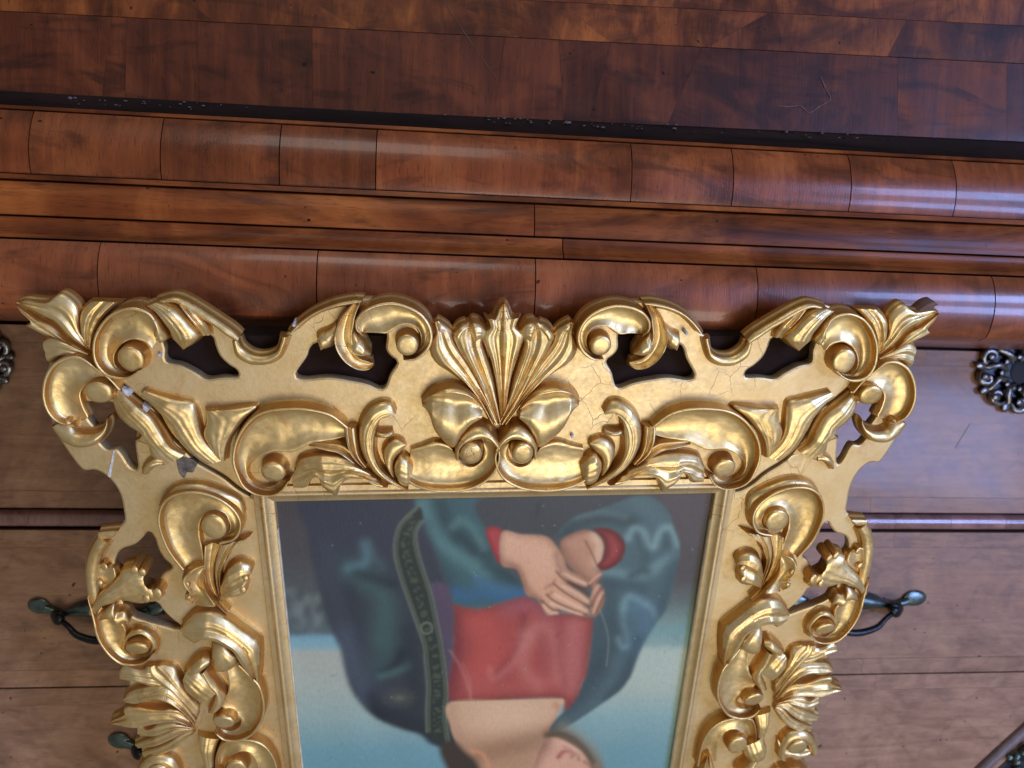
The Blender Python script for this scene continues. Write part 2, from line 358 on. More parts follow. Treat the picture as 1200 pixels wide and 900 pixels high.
def loft(A, B, prof='dome', h=14, taper=(1,1,1), n=33, m=None, g=0.0, sink=SINK, offA=(0,0), flare=1.):
    """carved piece between two traced edges; heights in photograph pixels"""
    A = catmull(A)+np.array(offA); B = catmull(B)
    ln = max(np.linalg.norm(np.diff(A,axis=0),axis=1).sum(), np.linalg.norm(np.diff(B,axis=0),axis=1).sum())
    m = m or int(min(70, max(14, ln/2.2)))
    A = resample(A,m); B = resample(B,m); t, pf = prof_fn(prof, n)
    if prof in ('leaf','flute','soft','ridge','mid'):
        def blur(P):
            kk = max(3, m//5); x = np.arange(-2*kk,2*kk+1); gk = np.exp(-(x/kk)**2); gk /= gk.sum()
            lead = 2*P[0]-P[1:2*kk+1][::-1] if m > 2*kk else np.repeat(P[:1],2*kk,0); tail = 2*P[-1]-P[-2*kk-1:-1][::-1] if m > 2*kk else np.repeat(P[-1:],2*kk,0)
            Q = np.vstack([lead,P,tail]); return np.stack([np.convolve(Q[:,c],gk,'valid') for c in (0,1)],1)
        As, Bs = blur(A), blur(B)
    else: As, Bs = A, B
    if prof in ('leaf','mid','flute','soft'):      # gouge marks running along the leaf
        am, fq = (.030,6) if prof != 'soft' else (.016,5)
        pf = pf+am*np.cos(2*np.pi*fq*t)*np.sin(np.pi*t)**.6
    hs = np.interp(np.linspace(0,1,m), np.linspace(0,1,len(taper)), taper)*h*MM
    rows = []
    for i in range(m):
        wa, wb = g*MM+hs[i]*pf[0], g*MM+hs[i]*pf[-1]
        a = uv(A[i,0],A[i,1],wa); b = uv(B[i,0],B[i,1],wb); a2 = uv(As[i,0],As[i,1],wa); b2 = uv(Bs[i,0],Bs[i,1],wb)
        row = []
        for j in range(n):
            p = a2*(1-t[j])+b2*t[j]+(a-a2)*(1-t[j])**3+(b-b2)*t[j]**3; w = g*MM+hs[i]*pf[j]
            row.append((p[0],p[1],w+lump(p[0],p[1],.0005)))
        e = a-b; e = e/(np.linalg.norm(e)+1e-9)*MM*1.2*flare
        f0 = min(.35*wa, .0022) if wa > 0 else 0; f1 = min(.35*wb, .0022) if wb > 0 else 0
        row = [(a[0]+e[0]*2.2,a[1]+e[1]*2.2,sink),(a[0]+e[0]*2.1,a[1]+e[1]*2.1,0.0),(a[0]+e[0]*.9,a[1]+e[1]*.9,f0)]+row+[(b[0]-e[0]*.9,b[1]-e[1]*.9,f1),(b[0]-e[0]*2.1,b[1]-e[1]*2.1,0.0),(b[0]-e[0]*2.2,b[1]-e[1]*2.2,sink)]
        rows.append(row)
    k = n+6
    first = [(x,y,sink) for x,y,_ in rows[0]]; last = [(x,y,sink) for x,y,_ in rows[-1]]
    rows = [first]+rows+[last]
    V = [p for r in rows for p in r]; Fc = []
    for i in range(len(rows)-1):
        for j in range(k-1): Fc.append((i*k+j, i*k+j+1, (i+1)*k+j+1, (i+1)*k+j))
    if prof == 'rim':                       # worn, crisp lip along the outer edge
        lv, ln_ = [], 8
        for i in range(m):
            a = uv(A[i,0],A[i,1],g*MM+hs[i]*.9); b = uv(B[i,0],B[i,1],g*MM+hs[i]*.4); e = b-a; e = e/(np.linalg.norm(e)+1e-9)
            r = 1.9*MM; c = a+e*r*.75
            for q in range(ln_):
                an = -.5+(math.pi+1.0)*q/(ln_-1); lv.append((c[0]-e[0]*r*math.cos(an), c[1]-e[1]*r*math.cos(an), g*MM+hs[i]*.93+r*1.05*math.sin(an)))
        b0 = len(V); V += lv
        for i in range(m-1):
            for q in range(ln_-1): Fc.append((b0+i*ln_+q, b0+i*ln_+q+1, b0+(i+1)*ln_+q+1, b0+(i+1)*ln_+q))
    return V, Fc
def boss(c, r, h, ry=None, g=0., tilt=(0,0), top=.80):
    """button at the heart of a volute"""
    ry = ry or r; w = (g+h)*MM; cu = uv(c[0],c[1],w)
    ru = abs(uv(c[0]+r,c[1],w)[0]-cu[0]); rv = abs(uv(c[0],c[1]+ry,w)[1]-cu[1])
    pr = [(1.12,0),(1.06,.3),(1.0,.62),(.985,.82),(.93,.94),(.84,1.0),(.6,1.02),(.3,1.035),(.0,1.04)]
    n = 28; V, Fc = [], []
    for s, z in [(1.14,None)]+pr[:-1]:
        for k in range(n):
            a = 2*math.pi*k/n; du, dv = ru*s*math.cos(a), rv*s*math.sin(a)
            zz = SINK if z is None else g*MM+h*MM*z+ (tilt[0]*du+tilt[1]*dv)*(z>.5)
            u, v = cu[0]+du, cu[1]+dv
            V.append((u,v,zz+lump(u,v,.0005)))
    V.append((cu[0],cu[1],g*MM+h*MM*1.04)); R = len(pr)
    for i in range(R-1):
        for k in range(n): Fc.append((i*n+k,i*n+(k+1)%n,(i+1)*n+(k+1)%n,(i+1)*n+k))
    for k in range(n): Fc.append(((R-1)*n+k,(R-1)*n+(k+1)%n,len(V)-1))
    return V, Fc
def ball(c, r, h, g=0): return boss(c, r, h, g=g)

def place(name, parts, parent, mat, flip_u=False, ang=62):
    out = []
    for V, Fc in parts:
        W = []
        for u, v, w in V:
            if flip_u: u, v = warp(2*UC-u, v)
            W.append(loc(u,v,w))
        out.append((W,Fc))
    me = joinme(name, out, True, ang)
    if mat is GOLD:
        me.materials.append(GOLD); me.materials.append(AMBER_REFL)
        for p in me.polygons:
            if abs(p.normal.z) < .42: p.material_index = 1  # steep walls take the painted amber reflection
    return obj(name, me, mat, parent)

def rail(name):
    e = bpy.data.objects.new(name, None); COL.objects.link(e); e.parent = frame; return e
top_rail, left_rail, right_rail, far_rail = rail('frame_rail'), rail('frame_rail'), rail('frame_rail'), rail('frame_rail')

# ---- pierced ground boards --------------------------------------------------
MITRE = [(21,354),(64,378.5),(80.5,396.5),(103,408.5),(115,428),(140.5,449),(166,470),(181,479),(199,509),(217,527),(230,540),(241,547),(262,559),(280,573),(299,583),(325,589)]
s_in = 19*MM
SU = .5*(abs(uv(325,588)[0]-UC)+abs(uv(840,578)[0]-UC))     # half the sight width
top_out = ([(590,384),(570,384),(545,392),(522,392)]+cp('F',[(1125,420),(1110,300),(1020,205),(900,140),(750,108),(600,95),(480,105),(330,140),(180,205),(60,290),(0,350)])
           +cp('C',[(1068,400),(1040,495),(960,530),(850,528),(760,470),(742,400),(690,335),(560,255),(400,145),(250,85),(100,95)])+[(165,355),(140,362),(118,358),(100,362),(84,350),(66,352),(40,354)])
hole1 = cp('F',[(45,690),(130,560),(155,490),(205,450),(330,430),(480,390),(560,365),(660,365),(750,372),(745,490),(780,550),(835,600),(780,690),(725,805),(600,765),(480,740),(300,715),(100,730)])
hole2 = cp('C',[(150,415),(300,400),(470,385),(525,405),(545,470),(580,550),(650,620),(712,660),(720,712),(600,715),(480,728),(400,680),(280,620),(165,590),(160,500)])
left_out = ([(40,372),(34,384),(60,398),(50,400),(57,424),(52,440),(50,460),(56.5,481),(62.5,502),(74.5,523),(95.5,550),(112,551.5),(127,560.5),(139,577),(144,597),(143,614),(117,622),(106,643),(102,661),(102,684),(106,707),(112,725),(114,740),(120,755),(131,768),(144,775),(150,790),(152,820),(160,850),(162,880),(165,905)])
hole3 = cp('B',[(400,285),(600,280),(640,350),(700,425),(795,480),(785,600),(805,795),(745,775),(690,690),(640,640),(570,645),(500,570),(480,480),(420,400)])
hole4 = cp('S1',[(580,530),(610,490),(640,480),(680,530),(710,620),(760,710),(835,790),(760,840),(690,930),(640,940),(450,850),(340,790),(350,690),(400,630),(510,590)])
hole5 = cp('S2',[(400,450),(560,470),(700,500),(750,560),(830,640),(930,720),(880,735),(750,700),(600,660),(470,600)])
def smoothpoly(P, n): return resample(np.vstack([catmull(P,True,8),np.array(P[:1])]), n+1)[:-1]
def offset(P, r, sgn):
    nx = np.roll(P,-1,0)-np.roll(P,1,0); l = np.linalg.norm(nx,axis=1)+1e-9
    nn = np.stack([-nx[:,1],nx[:,0]],1)/l[:,None]; ar = .5*np.sum(P[:,0]*np.roll(P[:,1],-1)-np.roll(P[:,0],-1)*P[:,1])
    return P+nn*r*sgn*(1 if ar > 0 else -1)
def board(name, outer, holes, parent, mat, th=.011, r=.0022):
    """outer and holes in frame (u,v); rounded front arris, real thickness"""
    rings = []
    V, Fc = [], []
    polys = [(np.array(outer),1)]+[(np.array(h),-1) for h in holes]
    capf, capb = [], []
    for P, sg in polys:
        lv = [(offset(P,r,sg),0.0),(offset(P,r*.3,sg),-r*.3),(P,-r),(offset(P,.0012,sg),-th)]
        n = len(P); ids = []
        for Q, w in lv:
            ids.append(len(V)); V += [loc(q[0],q[1],w) for q in Q]
        for a in range(len(lv)-1):
            for k in range(n): Fc.append((ids[a]+k,ids[a]+(k+1)%n,ids[a+1]+(k+1)%n,ids[a+1]+k))
        capf.append((ids[0],n)); capb.append((ids[-1],n))
    for cap in (capf, capb):
        loops = [[Vector((V[i0+k][0],V[i0+k][1],0)) for k in range(n)] for i0, n in cap]
        idx = [i0+k for i0, n in cap for k in range(n)]
        for t in geometry.tessellate_polygon(loops): Fc.append(tuple(idx[i] for i in t))
    me = mesh(name, V, Fc, True, 40)
    for p in me.polygons:
        if len(p.vertices) == 3: p.use_smooth = False
    return obj(name, me, mat, parent)
tl = np.array([uv(*p) for p in catmull(top_out,per=6)])
mt = np.array([uv(*p) for p in catmull(MITRE,per=5)])
gapm = np.array((.0009,-.0009))
keep = (mt[:,0] > -SU+UC-s_in) == False
mtr = mt[keep]
half = np.vstack([tl, mtr+gapm, [(-SU+UC-s_in+.0004, -s_in)]])
mir = np.array([warp(2*UC-u, v) for u, v in half])[::-1]
mir[0] = (SU+UC+s_in-.0004, -s_in)
half[0,0] = UC; mir[-1,0] = UC
outer = np.vstack([half, mir[:-1]])
H1 = np.array([uv(*p) for p in smoothpoly(hole1,70)]); H2 = np.array([uv(*p) for p in smoothpoly(hole2,60)])
wr = lambda H: np.array([warp(2*UC-u,v) for u, v in H])
tb = board('pierced_ground', outer, [H1,H2,wr(H1),wr(H2)], top_rail, GOLDM)
def fliprow(P): return np.stack([P[:,0], 2*VMID-P[:,1]],1)
lo = np.array([uv(*p) for p in catmull(left_out,per=6)])
H3, H4, H5 = [np.array([uv(*p) for p in smoothpoly(h,60)]) for h in (hole3,hole4,hole5)]
lo = lo[lo[:,1] < VMID-.004]
sideh = np.vstack([mtr[::-1]-gapm, lo])
sideh = np.vstack([[(-SU+UC-s_in,-s_in+.0004)], sideh])
so = np.vstack([sideh, fliprow(sideh)[::-1]])
hs = [H3,H4,H5]; hs2 = hs+[fliprow(h) for h in hs]
lb = board('pierced_ground', so, hs2, left_rail, GOLDM)
wso = wr(so); wso[0] = (SU+UC+s_in,-s_in+.0004); wso[-1] = (SU+UC+s_in, 2*VMID+s_in-.0004)
rb = board('pierced_ground', wso, [wr(h) for h in hs2], right_rail, GOLDM)

# ---- sight moulding ---------------------------------------------------------
mprof = [(0,-.014),(0,-.0012),(.6,.0004),(2,.0012),(8,.0022),(9,.0030),(10,.0040),(11.5,.0048),(13.5,.0048),(15,.0042),(15.8,.0034),(18,.0030),(22,.0026),(23,.0010),(23,-.010)]
def sight(side, parent):
    V, Fc = [], []; m = len(mprof)
    for e in (0,1):
        for s, w in mprof:
            s = s*MM
            if side == 'top': u, v = UC+(-1 if e==0 else 1)*(SU+s), -s
            if side == 'far': u, v = UC+(-1 if e==0 else 1)*(SU+s), 2*VMID+s
            if side == 'left': u, v = UC-(SU+s), -s if e==0 else 2*VMID+s
            if side == 'right': u, v = UC+(SU+s), -s if e==0 else 2*VMID+s
            V.append(loc(u,v,w))
    for j in range(m):
        k = (j+1)%m; Fc.append((j,k,m+k,m+j))
    Fc.append(tuple(range(m))); Fc.append(tuple(range(m,2*m)))
    return obj('sight_moulding', mesh('sight_moulding', V, Fc, True, 34), GOLDM, parent)
sight('top',top_rail); sight('left',left_rail); sight('right',right_rail); sight('far',far_rail)
def slip(sg, parent):
    V = []
    for v in (.03, 2*VMID-.05):
        for ds, w in ((-.0003,-.003),(-.0003,-.0002),(.0005,.0012),(.0008,-.003)): V.append(loc(UC+sg*(SU+ds), v, w))
    Fc = [(j,(j+1)%4,4+(j+1)%4,4+j) for j in range(4)]+[(0,1,2,3),(7,6,5,4)]
    obj('worn_edge', mesh('worn_edge', V, Fc, False), WORN, parent)
slip(-1, left_rail); slip(1, right_rail)

# ---- carving of the top rail (traced on one half, mirrored with the measured differences) -------------
T = []          # (name, [parts], material)
def add(lst, name, *parts, mat=None): lst.append((name, list(parts), mat or GOLD))
add(T,'corner_scroll', loft(cp('A',[(1165,400),(1165,300),(1100,205),(970,165),(830,200),(730,290),(670,410),(662,530),(690,620),(760,695),(860,728),(960,710),(1040,650)]),
    cp('A',[(1120,490),(1080,450),(1020,425),(960,420),(900,445),(860,480),(835,520),(825,560),(830,610),(850,640),(890,665),(930,670),(960,650)]),'rim',21,(.8,1,1,1,.9)))
add(T,'scroll_boss', boss(cp('A',[(955,578)])[0],16,17,tilt=(0,-.1)))
add(T,'crest_rim', loft(cp('C',[(90,105),(230,72),(330,100),(450,170),(580,255),(690,330),(748,385)]), cp('C',[(110,150),(220,125),(310,160),(420,235),(540,310),(640,385),(722,432)]),'dome',12))
add(T,'dip_rim', loft(cp('C',[(735,405),(765,475),(850,530),(950,535),(1030,500),(1060,430),(1068,385)]), cp('C',[(690,430),(715,540),(800,598),(880,612),(980,597),(1060,545),(1108,440),(1125,390)]),'dome',9.5))
add(T,'curling_leaf', loft(cp('C',[(110,110),(220,150),(300,220),(370,300),(430,380),(395,440),(310,490)]), cp('C',[(10,150),(90,200),(150,280),(190,340),(212,400),(250,440),(300,490)]),'soft',21,(.7,1,1,.9,.35)),
    loft(cp('C',[(70,160),(120,230),(165,320),(200,395),(165,422)]), cp('C',[(-10,180),(60,235),(95,300),(72,370),(120,418)]),'dome',20,(.7,1,1,.8)),
    loft(cp('C',[(340,130),(430,225),(490,300),(515,380)]), cp('C',[(260,130),(330,225),(395,310),(440,385)]),'leaf',14,(.8,1,.9,.4)))
add(T,'top_scroll', loft(cp('F',[(560,378),(512,335),(516,262),(575,190),(675,142),(800,126),(920,155),(1025,215),(1092,305),(1112,400),(1088,485),(1035,546),(960,583),(885,574)]),
    cp('F',[(575,372),(590,366),(620,365),(660,366),(710,370),(755,372),(800,345),(850,312),(920,300),(985,325),(1018,380),(1022,440),(1000,500),(950,545)]),'rim',19,(.7,1,1,1,1,.9)))
add(T,'scroll_boss', boss(cp('F',[(915,468)])[0],13.5,17,tilt=(0,-.08)))
add(T,'hooked_leaf', loft(cp('F',[(470,150),(395,245),(350,350),(343,440),(375,525),(440,602),(520,647),(600,655),(650,622)]), cp('F',[(560,110),(520,215),(505,300),(490,380),(500,450),(515,510),(540,545),(570,565),(645,592)]),'hollow',17,(.6,1,1,1,.9,.55)),
    loft(cp('F',[(430,460),(480,525),(560,545),(632,528)]), cp('F',[(510,330),(548,385),(585,425),(608,465),(634,500)]),'dome',20,(.6,1,1,.7)),
    loft(cp('F',[(360,290),(300,338),(230,366),(212,410),(238,482)]), cp('F',[(352,430),(332,455),(310,472),(280,482),(252,490)]),'dome',14,(.7,1,1,.7)))
add(T,'crest_rim', loft(cp('F',[(-5,350),(60,280),(180,195),(330,130),(480,96),(570,96)]), cp('F',[(50,345),(130,270),(230,205),(350,165),(460,145),(550,125)]),'dome',11))
# palmette (its left half; the middle leaf is built once)
PAL = loft(cp('G',[(575,890),(560,720),(538,580),(505,450),(462,350),(448,290),(478,250),(505,222),(484,160),(520,176),(545,150),(562,105),(598,48)]),
           cp('G',[(612,890),(630,720),(655,580),(690,450),(730,350),(742,290),(712,250),(686,222),(714,158),(676,168),(650,146),(634,100),(604,48)]),'mid',21,(.8,1,1,1,.9,.6),n=41)
add(T,'palmette_leaf', loft(cp('G',[(545,890),(480,740),(410,600),(345,480),(290,400),(262,340),(245,285),(285,215),(340,188)]), cp('G',[(585,890),(560,740),(535,600),(500,470),(470,390),(455,330),(480,270),(455,215),(395,182)]),'leaf',18,(.9,1,1,1,.8,.6)))
add(T,'palmette_leaf', loft(cp('G',[(510,890),(430,740),(340,630),(240,550),(140,480),(92,395),(100,330),(125,262),(112,190)]), cp('G',[(560,890),(500,740),(440,620),(385,510),(330,430),(280,370),(250,320),(225,250),(150,178)]),'leaf',15,(1.1,1,1,.9,.8,.6)),
    loft(cp('G',[(510,850),(440,700),(360,580),(280,490)]), cp('G',[(532,850),(464,700),(392,580),(312,470)]),'dome',18,(1,1,.8,.4),n=9))
add(T,'palmette_frill', loft(cp('G',[(280,345),(245,285),(285,215),(340,188)]), cp('G',[(330,350),(312,295),(345,245),(385,235)]),'dome',15,(.5,1,1,.7)),
    loft(cp('G',[(125,230),(140,180),(205,215),(245,255)]), cp('G',[(140,290),(170,260),(205,275),(240,285)]),'dome',12,(.6,1,.8,.5)),
    loft(cp('G',[(355,240),(375,190),(430,195),(490,250)]), cp('G',[(400,360),(420,320),(450,310),(480,320)]),'soft',19,(.6,1,.9,.6)))
add(T,'petal', loft(cp('H',[(24,190),(78,136),(160,103),(240,92),(330,112),(402,158),(455,220)]), cp('H',[(34,200),(66,240),(90,300),(110,372),(170,452),(250,508),(296,430),(355,350),(440,285)]),'petal',27,(.55,.9,1,1,1,.9),m=46))
add(T,'palmette_shell', loft(cp('G',[(520,905),(430,740),(350,640),(250,560),(150,490),(98,400),(118,260)]), cp('G',[(592,905),(592,740),(592,600),(592,470),(592,360),(560,260),(480,230)]),'flat',4,(1,1,1,.6)))
add(T,'central_scroll', loft(cp('H',[(-70,745),(0,785),(110,813),(240,817),(370,797),(480,742),(552,660),(580,560),(548,475),(470,432)]), cp('H',[(-50,520),(30,500),(130,472),(220,500),(262,560),(288,612),(340,642),(400,640),(448,600),(462,555)]),'rim',20,(.7,1,1,1,1.1,1.1)),
    loft(cp('H',[(262,575),(258,480),(305,388),(400,328),(490,345),(572,430)]), cp('H',[(290,540),(312,475),(375,438),(450,432),(515,455),(560,520)]),'dome',25,(.8,1,1,1)))
add(T,'scroll_boss', boss(cp('H',[(375,555)])[0],13.5,25,tilt=(.05,-.12)))
add(T,'crescent_leaf', loft(cp('E',[(895,220),(855,150),(770,145),(680,200),(615,300),(603,430),(640,560),(720,680),(850,770),(985,818)]), cp('E',[(880,240),(830,212),(772,250),(745,340),(733,440),(735,540),(775,640),(855,715),(930,770),(992,800)]),'soft',18,(.6,1,1,1,.8)),
    loft(cp('E',[(965,440),(900,418),(830,450),(788,520),(800,600),(850,690)]), cp('E',[(975,470),(940,520),(885,590),(885,680),(905,745),(960,785)]),'dome',14,(.8,1,1,.7)),
    loft(cp('E',[(885,600),(930,555),(985,580),(1030,625)]), cp('E',[(885,690),(920,775),(990,795),(1018,720)]),'soft',19,(.7,1,1,.6)),
    loft(cp('E',[(735,385),(740,350),(790,360),(870,350)]), cp('E',[(745,405),(770,410),(830,405),(880,385)]),'dome',14,(.7,1,1,.6)))
bigA = [(408,500),(390,486),(372,480),(352,477.5),(330,478),(310,481),(295,489),(283,503),(275,520),(272.5,540),(278,558),(287,572),(301,579.5),(317.5,581),(331,575),(340,562)]
bigB = [(402,512),(385,517),(366,519),(352,526),(340,530),(322,529),(307,534),(296,542),(291,553),(296,564),(308,571),(320,569)]
add(T,'rail_scroll', loft(bigA,bigB,'rim',20,(.7,1,1,1,1,.9),n=33))
add(T,'scroll_boss', boss((320,554),15,17,13,tilt=(0,-.15)))
add(T,'acanthus_leaf', loft(cp('E',[(640,610),(560,525),(480,465),(350,448),(215,452)]), cp('E',[(620,650),(550,600),(450,535),(350,512),(215,480)]),'hollow',16,(1,1,.9,.5)),
    loft(cp('E',[(660,650),(560,590),(430,555),(280,550),(150,578),(108,640)]), cp('E',[(830,805),(745,795),(680,735),(580,722),(485,760),(432,868),(380,845),(312,780),(325,705),(240,735),(192,805),(95,808)]),'leaf',21,(.8,1,1,1,.8,.6),n=35),
    loft(cp('E',[(485,325),(500,430),(545,545),(640,630)]), cp('E',[(585,325),(598,440),(618,545),(670,620)]),'leaf',19,(.8,1,1,1)))
add(T,'mitre_leaf', loft(cp('D',[(30,95),(150,205),(255,335),(335,465),(430,560),(540,630)]), cp('D',[(70,40),(200,80),(330,118),(440,150),(480,250),(520,400),(600,500),(690,580)]),'soft',14,(.6,1,1,.9,.7),offA=(1.2,-1.2)),
    loft(cp('D',[(540,195),(545,300),(525,390),(560,470),(640,570)]), cp('D',[(660,188),(930,172),(850,270),(760,390),(715,480),(700,590)]),'soft',15,(.9,1,1,.8)))
add(T,'corner_leaf', loft(cp('A',[(625,488),(485,415),(375,298),(255,235),(78,128)]), cp('A',[(655,480),(605,400),(562,330),(552,200),(505,120),(405,62),(300,118),(140,106),(78,122)]),'leaf',11,(.8,1,1,.5),offA=(.9,-.9)),
    loft(cp('A',[(610,450),(562,330),(572,200),(650,115)]), cp('A',[(655,485),(690,350),(770,220),(870,122)]),'leaf',12,(.8,1,1,.6)))
for name, parts, mat in T:
    place(name, parts, top_rail, mat); place(name, parts, top_rail, mat, True)
place('palmette_leaf', [PAL], top_rail, GOLD)

# ---- carving of the side rails ----------------------------------------------
S = []
add(S,'corner_leaf', loft(cp('A',[(620,502),(480,432),(360,314),(245,254),(68,136)]), cp('A',[(590,512),(430,410),(300,372),(138,312),(195,288),(105,205),(66,142)]),'leaf',10,(.8,1,1,.5),offA=(-.6,.8)),
    loft(cp('A',[(640,520),(460,430),(340,402),(272,432)]), cp('A',[(600,540),(420,545),(330,590),(312,592)]),'leaf',10,(.8,1,1,.7)))
add(S,'corner_scroll', loft([(141,455),(128,441),(112,429),(95,418),(78,418),(62,427),(53,442),(50,460),(53,476),(61,489),(73,496),(86,496)], [(139,461),(126,452),(110,449),(99,453),(94,461),(95,470),(99,480),(103,489),(96,493)],'rim',18,(.6,.9,1,1,.9)),
    loft(cp('B',[(140,460),(215,565),(340,622),(480,606),(565,525),(595,440),(588,392)]), cp('B',[(225,415),(300,440),(350,492),(440,502),(520,482),(562,450),(582,395)]),'dome',16,(.7,1,1,.6)),
    loft(cp('B',[(215,420),(260,390),(310,395),(340,430)]), cp('B',[(240,450),(280,450),(310,450),(340,460)]),'dome',17,(.6,1,.7)))
add(S,'scroll_boss', boss((115,460.5),17,16,13.5,tilt=(0,-.1)))
add(S,'gesso_crack', loft(cp('B',[(618,652),(600,740),(572,852)]), cp('B',[(630,650),(614,750),(594,862)]),'flat',.9,n=7,flare=.05), mat=GESSO)
add(S,'gesso_chip', loft(cp('B',[(685,165),(690,200),(705,240)]), cp('B',[(740,175),(765,205),(715,245)]),'flat',4,n=7,flare=.05), loft(cp('B',[(848,290),(855,330),(865,362)]), cp('B',[(880,305),(900,330),(872,362)]),'flat',6,n=7,flare=.05), mat=GESSO)
add(S,'mitre_leaf', loft(cp('B',[(672,180),(792,290),(910,388),(990,505),(1070,625),(1170,690)]), cp('B',[(612,240),(655,370),(735,455),(848,532),(788,572),(890,605),(915,690),(1000,770)]),'soft',12,(.5,1,1,1,.6)))
add(S,'tarnished_patch', loft(cp('D',[(296,530),(345,548),(380,575),(430,585),(478,622)]), cp('D',[(318,640),(335,700),(375,738),(395,690),(440,690),(462,650)]),'flat',.8,(.9,1,1),n=15,flare=.05), mat=STAIN)
add(S,'small_hook', loft(cp('B',[(845,810),(880,742),(950,706),(1010,712)]), cp('B',[(875,838),(920,785),(985,765),(1020,760)]),'dome',12,(.6,1,.8)))
add(S,'side_scroll', loft(cp('Q6',[(575,625),(512,540),(475,445),(472,380),(498,322),(560,288),(650,284),(740,312),(812,368),(838,430),(812,492),(740,515)]), cp('Q6',[(670,600),(664,540),(652,480),(652,430),(668,398),(700,372),(740,375),(770,400),(786,430),(780,462),(750,482)]),'rim',18,(.7,1,1,1,.95)),
    loft(cp('Q6',[(475,345),(540,262),(640,242),(740,268),(832,318),(855,372)]), cp('Q6',[(492,330),(560,284),(650,280),(740,306),(816,360),(842,410)]),'dome',12,(.6,1,1,.6)))
add(S,'scroll_boss', boss((250.7,618.5),15.5,17,tilt=(0,-.1)))
add(S,'leafy_stem', loft(cp('S4',[(298,290),(296,420),(298,560),(335,690),(415,810),(500,890)]), cp('S4',[(445,270),(400,400),(385,520),(395,640),(440,760),(525,855)]),'hollow',13,(.8,1,1,.8)),
    loft(cp('S4',[(430,280),(395,400),(385,520),(410,640),(440,770)]), cp('S4',[(702,205),(645,250),(545,312),(505,400),(455,480),(445,600),(470,755)]),'leaf',14,(.9,1,1,.7)),
    loft(cp('S4',[(310,450),(200,478),(105,560),(118,622),(162,682),(126,742),(200,785)]), cp('S4',[(310,500),(305,600),(340,700),(415,805),(350,815),(280,806),(225,795)]),'hollow',19,(.7,1,1,1,.7)),
    loft(cp('S4',[(440,620),(500,498),(600,436),(700,455),(726,500)]), cp('S4',[(450,770),(520,745),(600,735),(662,705),(690,575)]),'leaf',19,(.7,1,1,.7)), boss(cp('S4',[(632,690)])[0],4.5,19), boss(cp('S4',[(655,590)])[0],4,18), boss(cp('S4',[(140,640)])[0],4,17), boss(cp('S4',[(150,750)])[0],4,17))
add(S,'sweeping_leaf', loft(cp('S5',[(95,90),(200,-10),(350,-30),(500,25),(622,115),(722,185),(785,255),(795,400),(785,560)]), cp('S5',[(125,172),(208,245),(280,205),(380,205),(480,255),(560,305),(605,400),(682,500),(745,575)]),'leaf',23,(.6,1,1,1,.8),n=29))
add(S,'inner_scroll', loft([(281,778),(296,793),(305,803),(310,820),(310,836),(305,849),(294,862),(277,868),(261,866),(252,857)], [(266,783),(268,797),(267,812),(258,825),(264,832),(273,836),(282,843),(281,851),(272,856),(262,855)],'rim',20,(.7,1,1,1,.9)),
    loft(cp('S5',[(372,430),(358,320),(388,235),(480,245),(565,305)]), cp('S5',[(440,485),(500,485),(570,455),(605,405),(605,355)]),'dome',20,(.6,1,1,.7)),
    loft(cp('S5',[(330,450),(400,560),(490,690),(470,780)]), cp('S5',[(270,480),(330,600),(400,680),(330,840)]),'dome',17))
add(S,'scroll_boss', boss((262,847),14,19,9,tilt=(.05,-.2)))
add(S,'petal', loft(cp('S5',[(112,560),(130,640),(190,705),(262,765)]), cp('S5',[(150,472),(245,480),(355,565),(438,645)]),'soft',21,(.8,1,1,.8)),
    loft(cp('S5',[(120,510),(180,418),(270,345),(352,345)]), cp('S5',[(255,500),(292,465),(335,435),(362,400)]),'dome',22,(.7,1,1,.8)))
add(S,'inner_scroll', loft([(254,912),(253,888),(260,871),(275,866),(295,866),(311,873),(321,886),(326,902),(328,920)], [(263,916),(264,899),(269,889),(280,881),(291,882),(299,891),(302,902),(301,918)],'rim',17,(.8,1,1,.9)))
add(S,'scroll_boss', boss((277,902),13,16,11,tilt=(0,-.1)))
add(S,'petal', loft(cp('S6',[(845,600),(850,720),(890,830),(910,950)]), cp('S6',[(1040,630),(1010,700),(990,800),(1000,940)]),'soft',15,(.7,1,1,.9)))
add(S,'palmette_leaf', loft(cp('S6',[(800,505),(700,398),(600,372),(480,378),(300,362),(188,372),(205,415),(74,484)]), cp('S6',[(810,530),(650,480),(480,500),(320,535),(210,530),(80,505)]),'ridge',17,(.8,1,1,.9,.5)))
add(S,'palmette_leaf', loft(cp('S6',[(840,450),(765,325),(665,225),(565,165),(400,172),(250,215),(190,270)]), cp('S6',[(810,490),(700,372),(600,305),(480,275),(370,305),(290,325),(215,300)]),'leaf',18,(.8,1,1,.9,.6)))
add(S,'palmette_leaf', loft(cp('S6',[(860,330),(765,215),(690,120),(630,20),(540,-20)]), cp('S6',[(840,450),(745,340),(650,235),(560,170),(440,115),(350,70),(390,-10)]),'leaf',16,(.8,1,1,.8,.6)))
add(S,'palmette_leaf', loft(cp('S6',[(620,210),(450,180),(330,138),(230,128),(165,115)]), cp('S6',[(520,60),(420,15),(340,25),(200,-5),(150,35)]),'leaf',12,(.8,1,1,.6)))
add(S,'palmette_leaf', loft(cp('S6',[(805,515),(640,475),(500,490),(400,535),(318,505)]), cp('S6',[(805,540),(680,520),(560,570),(450,610),(315,600)]),'leaf',15,(.8,1,1,.5)))
add(S,'palmette_leaf', loft(cp('S6',[(805,530),(680,510),(560,565),(430,622),(288,682)]), cp('S6',[(805,560),(720,570),(620,630),(480,690),(325,715)]),'leaf',14,(.8,1,1,.5)))
